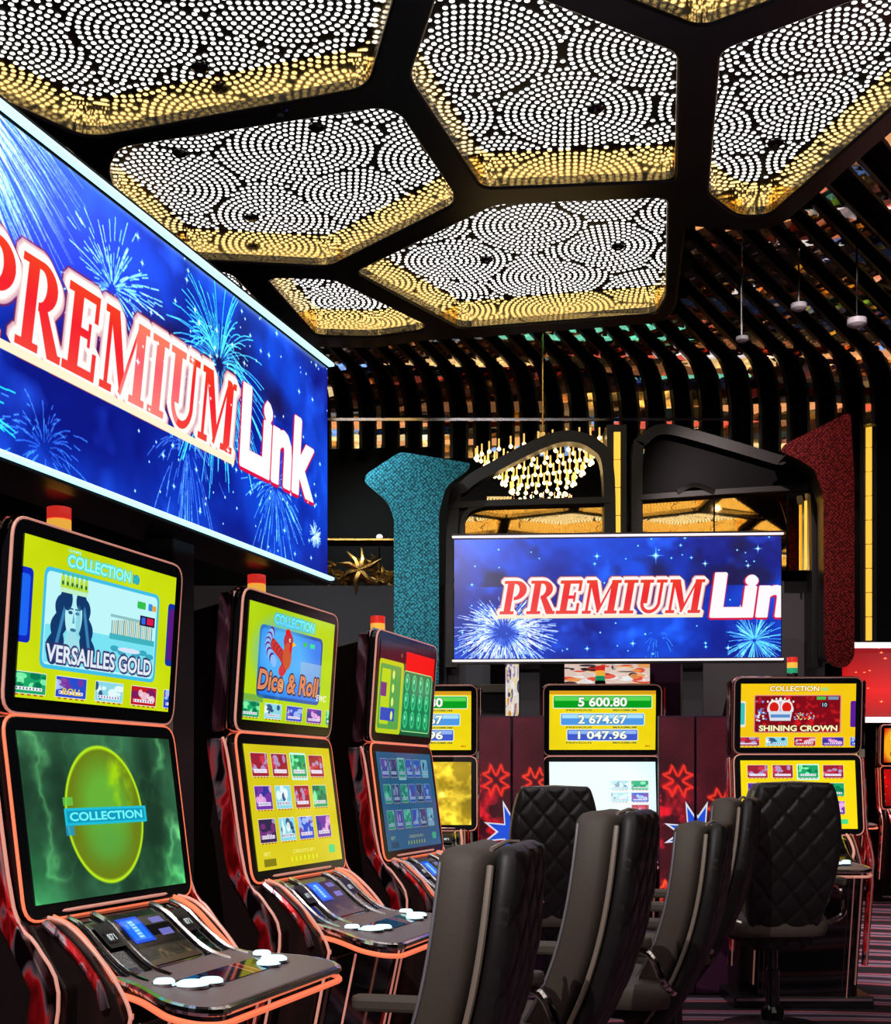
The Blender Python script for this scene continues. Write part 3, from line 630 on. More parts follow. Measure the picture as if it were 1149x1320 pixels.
DEP = .175
def dots_for(poly, seed):
    q = np.random.RandomState(seed); a = np.array(poly); mn, mx = a.min(0) - .3, a.max(0) + .3
    cs = []
    for _ in range(4000):
        c = mn + q.rand(2) * (mx - mn)
        if all(np.hypot(*(c - d)) > .47 for d in cs): cs.append(c)
    cs = np.array(cs); out = []
    for i, c in enumerate(cs):
        ph = q.rand() * 6
        for k in range(0, 19):
            r = .0375 * k; n = max(1, int(2 * PI * r / .036)); t = ph + np.arange(n) * 2 * PI / n
            out.append(np.stack([c[0] + r * np.cos(t), c[1] + r * np.sin(t), np.full(n, i)], 1))
    o = np.concatenate(out); d = np.hypot(o[:, None, 0] - cs[None, :, 0], o[:, None, 1] - cs[None, :, 1])
    near = d.argmin(1) == o[:, 2]; o = o[near & inside(poly, o[:, 0], o[:, 1])][:, :2]
    # drop dots that touch
    keep = []; cell = {}
    for x, y in o:
        g = (int(x / .03), int(y / .03)); bad = False
        for i in (-1, 0, 1):
            for j in (-1, 0, 1):
                for (u, v) in cell.get((g[0] + i, g[1] + j), ()):
                    if (u - x) ** 2 + (v - y) ** 2 < .0285 ** 2: bad = True
        if not bad: cell.setdefault(g, []).append((x, y)); keep.append((x, y))
    return keep
DX = [(math.cos(2 * PI * k / 8), math.sin(2 * PI * k / 8)) for k in range(8)]
for ci, (lab, poly, at) in enumerate(OPR):
    seen = ci < 9
    root = empty('ceiling_light_cell', (*at, CZ), 0, lab, 'ceiling light', None if seen else 'lit ceiling cells overhead')
    zt = DEP
    MB().prism(poly, lambda x, y: (x, y, zt), lambda x, y: (x, y, zt + .03)).build('perforated_panel', M['black'], root)
    mb = MB(); n = len(poly); big = [(a, b) for a, b in poly]
    a0 = mb.add([(x, y, .0) for x, y in big] + [(x, y, zt) for x, y in big], [])
    for i in range(n):
        j = (i + 1) % n; mb.f.append((a0 + i, a0 + j, a0 + n + j, a0 + n + i))
    mb.build('gold_side', M['mirrorgold'], root)
    D = dots_for(poly, ci + 1); mb = MB(); rr = .0122
    for x, y in D:
        a0 = len(mb.v); mb.v += [(x + rr * cx_, y + rr * cy_, zt - .002) for cx_, cy_ in DX]; mb.f.append(tuple(range(a0, a0 + 8)))
    o = mb.build('light_perforations', M['dot'], root); o['kind'] = 'stuff'
for hx, hy in HC[1:]:
    c = root.copy(); C.objects.link(c); c.location = (hx, hy, CZ)
    for ch in list(root.children): d = ch.copy(); C.objects.link(d); d.parent = c
# small round fittings in the cells and on the frame
for px, py, h, lab in ((258, 84, H + DEP, 'small black ceiling fitting in the biggest upper left cell'), (325, 279, H + DEP, 'small black ceiling fitting low in the middle left cell'),
                       (232, 195, H + DEP, 'small black ceiling fitting at the upper left of the middle left cell'), (768, 138, H + DEP, 'small black ceiling fitting in the top centre cell'),
                       (627, 333, H + DEP, 'small black ceiling fitting left of centre in the far pointed cell'), (797, 316, H + DEP, 'small black ceiling fitting at the right of the far pointed cell'),
                       (1000, 182, H + DEP, 'small black ceiling fitting in the upper right cell'), (408, 162, H + DEP, 'small black ceiling fitting at the top of the middle left cell'), (362, 141, H, 'small round detector on the black bar between two left cells')):
    x, y = plan(px, py, h); r = empty('ceiling_fitting', (x, y, CAMZ + h), 0, lab, 'ceiling fitting')
    MB().lathe([(.042, 0), (.042, -.012), (.03, -.02)], n=16).build('housing', M['gloss'], r); MB().lathe([(.017, -.02), (.017, -.026)], n=12).build('lens', M['chrome'], r)

# curved ribs ------------------------------------------------------------------------------
HR = 3.06
def rib_path(xw, Zw, phi, x_end=None):
    t = math.tan(phi); d = Vector((math.sin(phi), math.cos(phi), 0)); R = .33
    base = Vector(((xw - CX) * Zw / F, Zw, 0)); top = CAMZ + HR
    pts = []
    L = 0; run = []
    while L < 5.2:
        p = base - d * (R + L)
        if L > .15 and bool(inside(outer, np.array(p.x * .996), np.array(p.y * .996))): break
        if p.x > 7.5: break
        run.append(Vector((p.x, p.y, top))); L += .12
    pts = run[::-1]
    for k in range(1, 8):
        a = k / 8 * PI / 2; pts.append(base - d * R + d * R * math.sin(a) + Vector((0, 0, top - R + R * math.cos(a))))
    pts.append(base + Vector((0, 0, top - R))); yb = 576 if x_end is None else x_end
    zb = CAMZ + (HY - yb) * Zw / F; z = top - R
    while z > zb: z -= .09; pts.append(base + Vector((0, 0, z)))
    w = Vector((d.y, -d.x, 0)); return pts, d, w
def ribbon(mb, pts, w, hw, o0, o1, d):
    n = len(pts); R = []
    for i, p in enumerate(pts):
        t = (pts[min(i + 1, n - 1)] - pts[max(i - 1, 0)]).normalized(); nn = w.cross(t).normalized()   # outward (up / away)
        if nn.z < -.01 or (abs(nn.z) < .01 and nn.dot(d) < 0): nn = -nn
        R += [p - w * hw + nn * o0, p + w * hw + nn * o0, p + w * hw + nn * o1, p - w * hw + nn * o1]
    a = mb.add(R, [])
    for i in range(n - 1):
        for k in range(4):
            l = (k + 1) % 4; mb.f.append((a + 4 * i + k, a + 4 * i + l, a + 4 * i + 4 + l, a + 4 * i + 4 + k))
    mb.f += [(a, a + 1, a + 2, a + 3), (a + 4 * n - 4, a + 4 * n - 3, a + 4 * n - 2, a + 4 * n - 1)]
def facets():  # chrome whose reflections are painted in as random glowing colour patches
    m, nt, b = new_mat('painted chrome reflections'); tc = nt.nodes.new('ShaderNodeTexCoord'); mp = nt.nodes.new('ShaderNodeMapping'); mp.inputs['Scale'].default_value = (2.5, 14, 16)
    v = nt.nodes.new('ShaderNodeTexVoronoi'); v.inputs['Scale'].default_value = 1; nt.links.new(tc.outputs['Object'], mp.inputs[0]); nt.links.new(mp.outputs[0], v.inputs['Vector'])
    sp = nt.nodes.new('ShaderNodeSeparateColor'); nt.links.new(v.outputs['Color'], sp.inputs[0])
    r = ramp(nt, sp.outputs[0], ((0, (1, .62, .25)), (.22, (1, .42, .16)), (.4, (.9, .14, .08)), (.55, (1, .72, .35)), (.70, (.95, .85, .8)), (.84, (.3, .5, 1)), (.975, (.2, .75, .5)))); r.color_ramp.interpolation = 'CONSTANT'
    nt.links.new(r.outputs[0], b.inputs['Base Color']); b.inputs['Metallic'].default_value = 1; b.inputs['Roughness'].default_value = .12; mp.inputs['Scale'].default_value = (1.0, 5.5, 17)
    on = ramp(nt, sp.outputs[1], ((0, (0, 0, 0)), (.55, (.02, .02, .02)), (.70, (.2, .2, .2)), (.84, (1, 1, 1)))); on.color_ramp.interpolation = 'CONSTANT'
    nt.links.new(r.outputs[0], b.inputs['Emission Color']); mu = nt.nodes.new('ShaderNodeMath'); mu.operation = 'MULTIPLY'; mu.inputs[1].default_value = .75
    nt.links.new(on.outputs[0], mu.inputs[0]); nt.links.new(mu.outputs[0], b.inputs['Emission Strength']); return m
M['paintedglint'] = facets()
xs = [373, 402, 431, 460, 489, 519, 548, 577, 607, 637, 667, 699, 731, 763, 795, 829, 863, 898, 936, 975, 1011, 1048, 1083, 1120, 1160, 1202, 1246, 1292, 1340, 1390]
for i, x in enumerate(xs):
    t = (x - 431) / (1120 - 431); Zw = 9.70 - .36 * min(t, 1.1); phi = math.atan((929 - CX + (1650 - 929) * min(max(t, -.1), 1.25)) / F)
    pts, d, w = rib_path(x, Zw, phi, {795: 550, 1120: 538}.get(x))
    r = empty('ceiling_rib', (0, 0, 0), 0, 'black curved ceiling rib with chrome underside bending down the back wall', 'ceiling rib', 'curved chrome-edged ribs of the back wall')
    mb = MB(); ribbon(mb, pts, w, .042, .007, .08, d); mb.build('fin', M['black'], r)
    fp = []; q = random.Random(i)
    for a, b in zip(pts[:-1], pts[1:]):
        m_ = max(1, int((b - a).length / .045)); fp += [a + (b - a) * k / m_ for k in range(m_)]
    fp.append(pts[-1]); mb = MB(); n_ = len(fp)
    for k in range(n_ - 1):          # small slanted chrome facets, their coloured reflections painted on as glow
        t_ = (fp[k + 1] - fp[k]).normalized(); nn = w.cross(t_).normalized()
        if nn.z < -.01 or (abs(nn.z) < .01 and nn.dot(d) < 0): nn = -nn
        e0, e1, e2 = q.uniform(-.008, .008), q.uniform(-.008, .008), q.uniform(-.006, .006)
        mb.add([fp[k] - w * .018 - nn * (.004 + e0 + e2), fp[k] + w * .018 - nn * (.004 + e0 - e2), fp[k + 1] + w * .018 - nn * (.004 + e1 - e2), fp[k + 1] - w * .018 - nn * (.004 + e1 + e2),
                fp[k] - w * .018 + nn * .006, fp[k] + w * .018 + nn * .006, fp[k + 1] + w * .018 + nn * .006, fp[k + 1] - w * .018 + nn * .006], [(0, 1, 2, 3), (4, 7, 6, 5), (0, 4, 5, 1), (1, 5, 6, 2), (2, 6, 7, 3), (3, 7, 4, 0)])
    mb.build('chrome_strip', M['paintedglint'], r)
struct(MB().box((P(650, 541, 9.35)), (3.4, .02, .02)).build('trim_2', M['chrome']), 'thin horizontal rail across the ribs')

# hanging ceiling sensors at the right
for px, py, s, lab in ((1008, 289, .05, 'white dome sensor hanging under the tip of the right cell'), (1030, 394, .045, 'small white dome sensor among the ribs at right centre'),
                       (1105, 414, .055, 'larger white dome sensor among the ribs near the right edge'), (957, 436, .035, 'smallest white dome sensor low among the ribs')):
    p = P(px, py, 7.2); r = empty('dome_sensor', p, 0, lab, 'sensor')
    MB().lathe([(s * .6, -s * .6), (s, -s * .35), (s, s * .2), (s * .7, s * .3)], n=18).build('dome', M['white'], r, smooth=True); MB().tube([(0, 0, s * .3), (0, 0, 5.15 - p.z)], .006).build('stem', M['chrome'], r)

# ------------------------------------------------------------------ arches, mosaic columns, mirrors
def slab(name, m, px_pts, Z, th, parent=None, rr=0, smooth=False, seg=5):
    pts = [(P(x, y, Z).x, P(x, y, Z).z) for x, y in px_pts]
    if rr: pts = round_poly(pts, rr, seg)
    return MB().prism(pts, lambda a, b: (a, Z, b), lambda a, b: (a, Z + th, b)).build(name, m, parent)
def mosaic(name, m, px, Z, label, grow):
    r = empty(name, (P(px[0][0], px[0][1], Z).x, Z, 0), 0, label, 'column')
    def off(pts, k):
        P2 = [Vector((P(x, y, Z).x, P(x, y, Z).z)) for x, y in pts]; out = []
        n = len(P2)
        for i in range(n):
            a = (P2[i] - P2[i - 1]).normalized(); b = (P2[(i + 1) % n] - P2[i]).normalized()
            nn = Vector((a.y + b.y, -a.x - b.x)); nn.normalize(); c = max(.5, nn.dot(Vector((a.y, -a.x)))); out.append(P2[i] + nn * k / c)
        return out
    X0 = r.location.x
    A = sum(px[i - 1][0] * px[i][1] - px[i][0] * px[i - 1][1] for i in range(len(px)))
    s = 1 if A > 0 else -1
    for nm, k, y0, y1, mm in (('casing', grow, 0, .30, M['black']), ('mosaic_face', 0, -.015, .0, m)):
        pts = round_poly([tuple(v) for v in off(px, k * s)], .04, 3)
        MB().prism(pts, lambda a, b: (a - X0, y0, b), lambda a, b: (a - X0, y1, b)).build(nm, mm, r)
    return r
teal_px = [(516, 583), (608, 598), (602, 608), (575, 628), (566, 660), (566, 1230), (508, 1230), (508, 668), (500, 648), (470, 622), (472, 612)]
mosaic('mosaic_column', M['teal'], teal_px, 7.9, 'teal glittering mosaic column with a flared hammer-shaped head', .055)
red_px = [(1096, 531), (1101, 620), (1101, 848), (1090, 862), (1070, 858), (1062, 845), (1061, 640), (1050, 606), (1028, 592), (1006, 583), (1010, 574)]
mosaic('mosaic_column', M['red'], red_px, 7.9, 'dark red glittering mosaic column with a slanted head at the right', .055)

def bar_path(name, px, Z, w, th, m, parent):     # flat bar following an outline in a vertical plane
    P2 = [Vector((P(x, y, Z).x, P(x, y, Z).z)) for x, y in px]; P3 = smooth_path([(a.x, a.y, 0) for a in P2], 5); n = len(P3); mb = MB(); vs_ = []
    for i, p in enumerate(P3):
        t = (P3[min(i + 1, n - 1)] - P3[max(i - 1, 0)]).normalized(); nn = Vector((t.y, -t.x, 0)) * w / 2
        for y in (Z, Z + th): vs_ += [(p.x + nn.x, y, p.y + nn.y), (p.x - nn.x, y, p.y - nn.y)]
    a = mb.add(vs_, [])
    for i in range(n - 1):
        b = a + 4 * i; mb.f += [(b, b + 1, b + 5, b + 4), (b + 2, b + 6, b + 7, b + 3), (b, b + 4, b + 6, b + 2), (b + 1, b + 3, b + 7, b + 5)]
    mb.f += [(a, a + 2, a + 3, a + 1), (a + 4 * n - 4, a + 4 * n - 3, a + 4 * n - 1, a + 4 * n - 2)]
    return mb.build(name, m, parent)
ZA = 8.25
r = empty('arch_screen', (0, 0, 0), 0, 'black swooping arch frame with amber mirror, between teal column and gold strip', 'arch')
bar_path('arch_bar', [(582, 860), (584, 660), (600, 625), (640, 600), (700, 570), (735, 562), (766, 572), (784, 600), (787, 700)], ZA, .075, .12, M['black'], r)
bar_path('cross_bar', [(578, 652), (640, 648), (787, 644)], ZA - .01, .04, .1, M['black'], r)
bar_path('inner_bar', [(596, 700), (597, 672), (606, 657), (625, 650)], ZA - .005, .03, .08, M['black'], r)
slab('mirror', M['bronze'], [(600, 652), (783, 647), (783, 720), (600, 720)], ZA + .06, .01, r)
slab('smoked_mirror', M['bronze'], [(628, 640), (660, 640), (660, 645), (628, 645)], ZA + .06, .01, r)
r = empty('arch_screen', (0, 0, 0), 0, 'black swooping arch frame with amber mirror panes, left of the red column', 'arch')
bar_path('arch_bar', [(822, 860), (822, 600), (832, 566), (856, 553), (900, 562), (995, 590), (1036, 604), (1052, 636), (1054, 860)], ZA, .07, .12, M['black'], r)
bar_path('cross_bar', [(826, 641), (940, 633), (1050, 627)], ZA - .01, .035, .1, M['black'], r)
for x0, x1 in ((829, 920), (922, 1014), (1017, 1048)):
    slab('mirror_pane', M['bronze'], [(x0, 643), (x1, 634), (x1, 735), (x0, 735)], ZA + .06, .01, r)
slab('upper_glass', M['darkglass'], [(826, 640), (832, 572), (856, 558), (995, 596), (1036, 610), (1048, 628)], ZA + .08, .01, r)
bar_path('crescent', [(874, 634), (895, 625), (922, 634)], ZA - .02, .03, .05, M['gloss'], r)
# dark columns with golden light strip
for x, y0, y1, lab in ((796, 556, 700, 'black pillar with a narrow golden strip above the far blue sign'), (1121, 545, 826, 'black pillar with a tall golden strip right of the red column')):
    Z = 8.3 if x < 1000 else 9.75; a = P(x, y0, Z); b = P(x, y1, Z); r = empty('lit_pillar', (a.x, Z, 0), 0, lab, 'pillar'); zl, zh = (0, 3.5) if x < 1000 else (2.0, 5.1)
    MB().box((0, .14, (zl + zh) / 2), (.13, .24, zh - zl)).build('pillar_body', M['black'], r)
    n = int((a.z - b.z) / .17); hh = (a.z - b.z) / n
    for k in range(n): MB().box((0, .01, b.z + hh * (k + .5)), (.042, .02, hh - .008)).build('gold_strip', mat('golden strip', (1, .6, .1), .3, .6, (1, .58, .06), .95) if 'gs' not in M else M['gs'], r); M.setdefault('gs', bpy.data.materials['golden strip'])
r = MB().box(P(1039, 690, ZA), (.014, .014, .45)).build('strip_reflection', M['gs']); tag(r, 'slim glowing bar standing in for a gold strip mirrored in the right pane', 'reflection stand-in')  # mirror reflection of a gold strip, built as a glowing bar
# grey parapet band and gilded sculpture
struct(MB().box((-1.0, 8.6, 1.9), (2.6, .34, 1.1)).build('wall_parapet', M['greywall']), 'dark grey parapet under the gilded sculpture')
struct(MB().box((2.03, 8.6, 1.95), (1.1, .1, 1.1)).build('wall_parapet', M['greywall']), 'dark grey parapet behind the right end of the far sign')
p = P(458, 699, 8.5); r = empty('gold_shelf', (p.x, 8.5, 2.45), 0, 'thin gold-edged shelf above the gilded sculpture', 'shelf'); MB().box((0, 0, p.z - 2.45), (.62, .2, .016)).build('shelf_board', M['goldmetal'], r, bevel=.003)
for sx in (-.29, .29): MB().tube([(sx, .0, 0), (sx, .05, p.z - 2.45)], .007).build('support', M['black'], r)
r = empty('gilded_sculpture', (P(458, 752, 8.4).x, 8.45, 2.45), 0, 'gilded starfish-like sculpture with leafy curls on the grey parapet', 'sculpture')
mb = MB(); q = random.Random(5)
for a in (20, 75, 110, 150, 200, 250, 310):
    A = math.radians(a); L = .17; c = Vector((.03, -.03, .10)); mb.tube([c, c + Vector((math.cos(A) * L * .5, -.02, math.sin(A) * L * .45)), c + Vector((math.cos(A + .2) * L, 0, math.sin(A + .2) * L * .9))], [.028, .02, .004], 6)
mb.build('starfish', M['goldmetal'], r, smooth=True)
mb = MB()
for i in range(90):
    x = q.uniform(-.26, .26); z = q.uniform(.0, .12 + .06 * math.sin(x * 20)); A = q.uniform(0, PI); mb.tube([(x, q.uniform(-.02, .1), z), (x + .03 * math.cos(A), .02, z + .04 * math.sin(A)), (x + .05 * math.cos(A + 1), .02, z + .05 * math.sin(A + .6))], [.006, .013, .003], 5)
mb.build('curled_leaves', mat('dull gold leaf', (.5, .28, .06), .4, .9), r)['kind'] = 'stuff'
p = P(467, 700, 8.4); r = empty('lamp_post', (p.x + .1, 8.7, 2.45), 0, 'tiny white lamp on a thin pole behind the gilded sculpture', 'lamp')
MB().tube([(0, 0, 0), (0, 0, .38)], .006).build('pole', M['chrome'], r); MB().lathe([(.02, .37), (.024, .382), (.014, .395)], n=12).build('lamp_head', mat('lamp glow', (1, 1, 1), .3, 0, (1, .95, .9), .9), r)
# chandelier seen through the arch
p = P(700, 597, 8.62); r = empty('chandelier', p, 0, 'golden fan-shaped chandelier of glowing tubes seen through the arch', 'chandelier')
bulbs = MB(); tubes = MB(); rods = MB()
for k in range(6):
    rad = .46 - .06 * k; zz = .09 - .065 * k; n = 30 - 3 * k
    for i in range(n):
        a = 2 * PI * i / n; x, y = rad * math.cos(a), .5 * rad * math.sin(a); z = zz + .05 * x / .4
        bulbs.lathe([(.005, -.013), (.013, -.005), (.013, .005), (.005, .013)], (x, y, z), 6)
        if k < 5: tubes.tube([(x, y, z + .015), (x, y, z + .07)], .006, 5)
for i in range(16):
    a = 2 * PI * i / 16; rods.tube([(.2 * math.cos(a), .1 * math.sin(a), -.45), (.2 * math.cos(a), .1 * math.sin(a), -.22)], .006, 5)
bulbs.build('bulbs', M['warm'], r)['kind'] = 'stuff'; tubes.build('crystal_tubes', mat('amber tube', (.9, .6, .2), .2, .5, (1, .6, .15), 1.0), r)['kind'] = 'stuff'; rods.build('hanging_rods', M['rose'], r)['kind'] = 'stuff'
MB().lathe([(.05, .1), (.07, .12), (.05, .2), (.006, .22), (.006, .9)], n=14).build('canopy', M['goldmetal'], r)

# ------------------------------------------------------------------ slot machines
TH = math.atan2(.950, .311)
UV_ = Vector((.311, .950, 0)).normalized(); NV = Vector((UV_.y, -UV_.x, 0)); BASE = Vector((-.864, 2.5, 0))
def side_curve(x, dy=0):      # trim path on a cabinet cheek
    return smooth_path([(x, .0 + dy, .885), (x, -.085 + dy, .84), (x, -.155 + dy, .755), (x, -.175 + dy, .69), (x, -.15 + dy, .60), (x, -.05 + dy, .12)], 5)
def slot_machine(loc, rz, label, up, lo, group, lens=('red', 'amber'), detail=True, su=1.0, sl=1.0, tw=1.0, dim=False):
    GLO, GL2 = (M['glow2'], M['rosedim']) if dim else (M['glow'], M['glow2'])
    r = empty('slot_machine', loc, rz, label, 'slot machine', group); W = .645
    prof = [(.46, .0), (.46, 1.44), (.30, 1.585), (.06, 1.635), (.035, 1.28), (-.02, .88), (-.05, .86), (-.13, .74), (-.13, .64), (.0, .08), (.0, .0)]
    MB().prism(prof, lambda a, b: (-.305, a, b), lambda a, b: (.305, a, b)).build('cabinet', M['body'], r, bevel=.006)
    # display heads
    def head(name, z0, z1, y0, y1, img, strength, trim):
        h = math.hypot(z1 - z0, y1 - y0); ang = math.atan2(y1 - y0, z1 - z0); cz, cy = (z0 + z1) / 2, (y0 + y1) / 2
        ez = Vector((0, math.sin(ang), math.cos(ang))); ey = Vector((0, math.cos(ang), -math.sin(ang))); c = Vector((0, cy, cz))
        fn = lambda d: (lambda a, b: c + Vector((a, 0, 0)) + ez * b + ey * d)
        out = rrect(W, h, .03)
        o = MB().prism(out, fn(0), fn(.05)).build(name, M['bezel'], r, bevel=.003)
        MB().tube([fn(.004)(*q_) for q_ in rrect(W + .004, h + .002, .03)], .0035, 6, True).build('bezel_trim', trim, o)
        MB().tube([fn(.03)(*q_) for q_ in rrect(W + .020, h + .008, .034)], .004, 6, True).build('bezel_trim', M['rose'], o)
        b = .03; w2, h2 = W / 2 - b, h / 2 - b
        f = fn(-.0015); s = MB().quad(f(-w2, -h2), f(w2, -h2), f(w2, h2), f(-w2, h2)).build('screen', img_mat(name + ' picture', img, strength), o)
        return o
    head('upper_display', 1.285, 1.67, .0, -.028, up, su, GL2)
    head('lower_display', .87, 1.278, -.055, .0, lo, sl, GLO)
    # foil side strips
    for sx in (-1, 1):
        mb = MB(); x = sx * .342
        path = [(.075, 1.262), (.03, 1.262), (.02, 1.20), (-.03, .90), (-.08, .83), (-.13, .74), (-.10, .56), (-.02, .2), (.01, .2), (-.06, .56), (-.085, .74), (-.035, .83), (.01, .90), (.065, 1.2)]
        mb.prism(path, lambda a, b: (x - .014, a, b), lambda a, b: (x + .014, a, b)).build('side_fairing', M['redfoil'], r, bevel=.004)
        MB().prism([(.035, 1.655), (.005, 1.655), (.03, 1.28), (.06, 1.28)], lambda a, b: (x - .012, a, b), lambda a, b: (x + .012, a, b)).build('upper_fairing', M['silverfoil'], r, bevel=.004)
        MB().tube(smooth_path([(x, .03, 1.265), (x, .012, 1.2), (x, -.038, .90), (x, -.09, .83), (x, -.14, .74), (x, -.11, .56), (x, -.03, .2)], 4), .0038, 6).build('light_tube', GL2, r)
        MB().tube([(x, -.0, 1.66), (x, .022, 1.285)], .0035, 6).build('light_tube', M['rose'], r)
        # inner cheek carrying the console
        xc = sx * .255
        ch = [(.0, .88), (-.09, .86), (-.16, .80), (-.215, .73), (-.235, .68), (-.225, .64), (-.12, .12), (.0, .12)]
        MB().prism(ch, lambda a, b: (xc - .012, a, b), lambda a, b: (xc + .012, a, b)).build('cheek', M['body'], r, bevel=.004)
        cp = smooth_path([(xc, -.04, .875), (xc, -.10, .86), (xc, -.17, .80), (xc, -.225, .73), (xc, -.245, .68), (xc, -.235, .64), (xc, -.13, .12)], 4)
        MB().tube(cp, .0042, 6).build('light_tube', GL2, r)
        cp = smooth_path([(xc + sx * .02, -.06, .865), (xc + sx * .02, -.13, .81), (xc + sx * .02, -.18, .75), (xc + sx * .02, -.20, .70)], 4)
        MB().tube(cp, .009, 6).build('chrome_accent', M['redfoil'], r)
        MB().tube([(sx * .20, -.30, .675), (sx * .20, -.17, .06)], .0032, 6).build('light_tube', GL2, r)
    # lower front panel and plinth
    MB().prism([(.0, .06), (-.13, .06), (-.26, .67), (.0, .67)], lambda a, b: (-.235, a, b), lambda a, b: (.235, a, b)).build('lower_front', M['gloss'], r, bevel=.005)
    MB().box((0, .17, .03), (.70, .60, .06)).build('plinth', M['black'], r, bevel=.006)
    MB().box((0, -.135, .045), (.68, .012, .014)).build('kick_trim', M['chrome'], r)
    # console
    con = MB(); cw = .225
    sl_prof = smooth_path([(0, -.045, .868), (0, -.10, .845), (0, -.15, .80), (0, -.21, .757), (0, -.29, .735)], 4)
    pr = [(v.y, v.z) for v in sl_prof]; poly = pr + [(-.29, .70), (-.05, .70)]
    con.prism(poly, lambda a, b: (-cw, a, b), lambda a, b: (cw, a, b)); console = con.build('console', M['gloss'], r, bevel=.003)
    tray = round_poly([(-.225, -.17), (-.24, -.25), (-.315, -.36), (-.318, -.42), (-.28, -.455), (.28, -.455), (.318, -.42), (.315, -.36), (.24, -.25), (.225, -.17)], .05, 4)
    zt = lambda y, o: .722 + .14 * (y + .455) + o
    tray = [(a * tw, b) for a, b in tray]
    MB().prism(tray, lambda a, b: (a, b, zt(b, -.022)), lambda a, b: (a, b, zt(b, .0))).build('tray', M['tray'], console, bevel=.004)
    edge = [(a * 1.012, b - .004, zt(b, -.011)) for a, b in tray if b < -.18]
    i0 = max(range(len(edge)), key=lambda i: edge[i][1] if edge[i][0] > 0 else -9)
    L = sorted([e for e in edge], key=lambda e: math.atan2(e[0], -(e[1] + .10)))
    MB().tube(L, .010, 8).build('tray_rim', M['chrome'], console)
    side = lambda s: [(s * .235, -.05, .872), (s * .237, -.105, .848), (s * .24, -.16, .795), (s * .245 * (1 if tw == 1 else .9), -.2, .755)]
    full = smooth_path(side(-1), 3) + [Vector((e[0] * 1.01, e[1] - .004, e[2] - .024)) for e in L] + smooth_path(side(1), 3)[::-1]
    MB().tube(full, .0068, 8).build('light_tube', GLO, console)
    MB().tube(smooth_path([(-.25, -.04, .880), (-.15, -.055, .882), (.15, -.055, .882), (.25, -.04, .880)], 3), .004, 6).build('light_tube', GL2, console)
    if detail:
        def on(x, y, off=.0):      # point on the concave slope / tray
            for a, b in zip(pr[:-1], pr[1:]):
                if a[0] >= y >= b[0]:
                    t = (a[0] - y) / (a[0] - b[0]); dz, dy = b[1] - a[1], b[0] - a[0]; nrm = Vector((0, dz, -dy)).normalized()
                    if nrm.z < 0: nrm = -nrm
                    return Vector((x, y, a[1] + t * dz)) + nrm * off
            return Vector((x, y, zt(y, off)))
        def patch(name, m, x0, x1, y0, y1, off=.002, par=console, uv=True):
            ys = [y0 + (y1 - y0) * k / 6 for k in range(7)]; mb = MB()
            for k in range(6):
                i = mb.add([on(x0, ys[k], off), on(x1, ys[k], off), on(x1, ys[k + 1], off), on(x0, ys[k + 1], off)], [(3, 2, 1, 0)])
                mb.uv[len(mb.f) - 1] = [(0, 1 - (k + 1) / 6), (1, 1 - (k + 1) / 6), (1, 1 - k / 6), (0, 1 - k / 6)]
            return mb.build(name, m, par)
        patch('touch_panel', M['conpanel'], -.105, .105, -.075, -.205)
        patch('small_screen', M['lcd'], -.085, -.005, -.095, -.15, .004)
        patch('control_glass', M['conglass'], -.17, .17, -.225, -.37, .0022)
        for s in (-1, 1):
            for xx, rad in ((s * .115, .006), (s * .20, .005)):
                MB().tube([on(xx + s * .015 * (k / 8), -.06 - .025 * k, .006) for k in range(9)], rad, 6).build('chrome_arc', M['chrome'], console, smooth=True)
            pb = patch('bill_slot' if s > 0 else 'card_slot', M['black'], s * .155 - .03, s * .155 + .03, -.10, -.15, .008)
            patch('slot_label', M['labelm'], s * .155 - .018, s * .155 + .018, -.12, -.14, .010, pb)
            for k, (bx, by, br) in enumerate(((s * .185 * tw, -.34, .030), (s * .130 * tw, -.352, .025), (s * .215 * tw, -.295, .021))):
                b = MB().lathe([(br, 0), (br, .007), (br * .8, .011)], n=18).build('button', M['button'], console, smooth=True); b.location = on(bx, by, .001)
                MB().lathe([(br * 1.15, -.002), (br * 1.15, .003)], n=18).build('button_ring', M['chrome'], b, smooth=True)
    # signal light
    z0 = 1.692; a = None; cols = {'red': M['redl'], 'amber': M['amberl'], 'green': M['greenl'], 'white': M['whitebar']}
    sig = MB().lathe([(.03, 1.60), (.03, z0 + .004), (.027, z0 + .012)], (.0, .10, 0), 16).build('signal_light', M['black'], r)
    for k, c in enumerate(lens[::-1]):
        zz = z0 + .012 + k * .028; MB().lathe([(.027, zz), (.027, zz + .026), (.022, zz + .0275)], (.0, .10, 0), 16).build(c + '_lens', cols[c], sig, smooth=True)
    lk = MB().box((.335, .03, 1.285), (.03, .03, .045)).build('lock_box', M['beige'], r, bevel=.002)
    MB().lathe([(.006, 0), (.006, .01)], (.335, .03, 1.305), 10).build('keyhole', M['chrome'], lk)
    return r

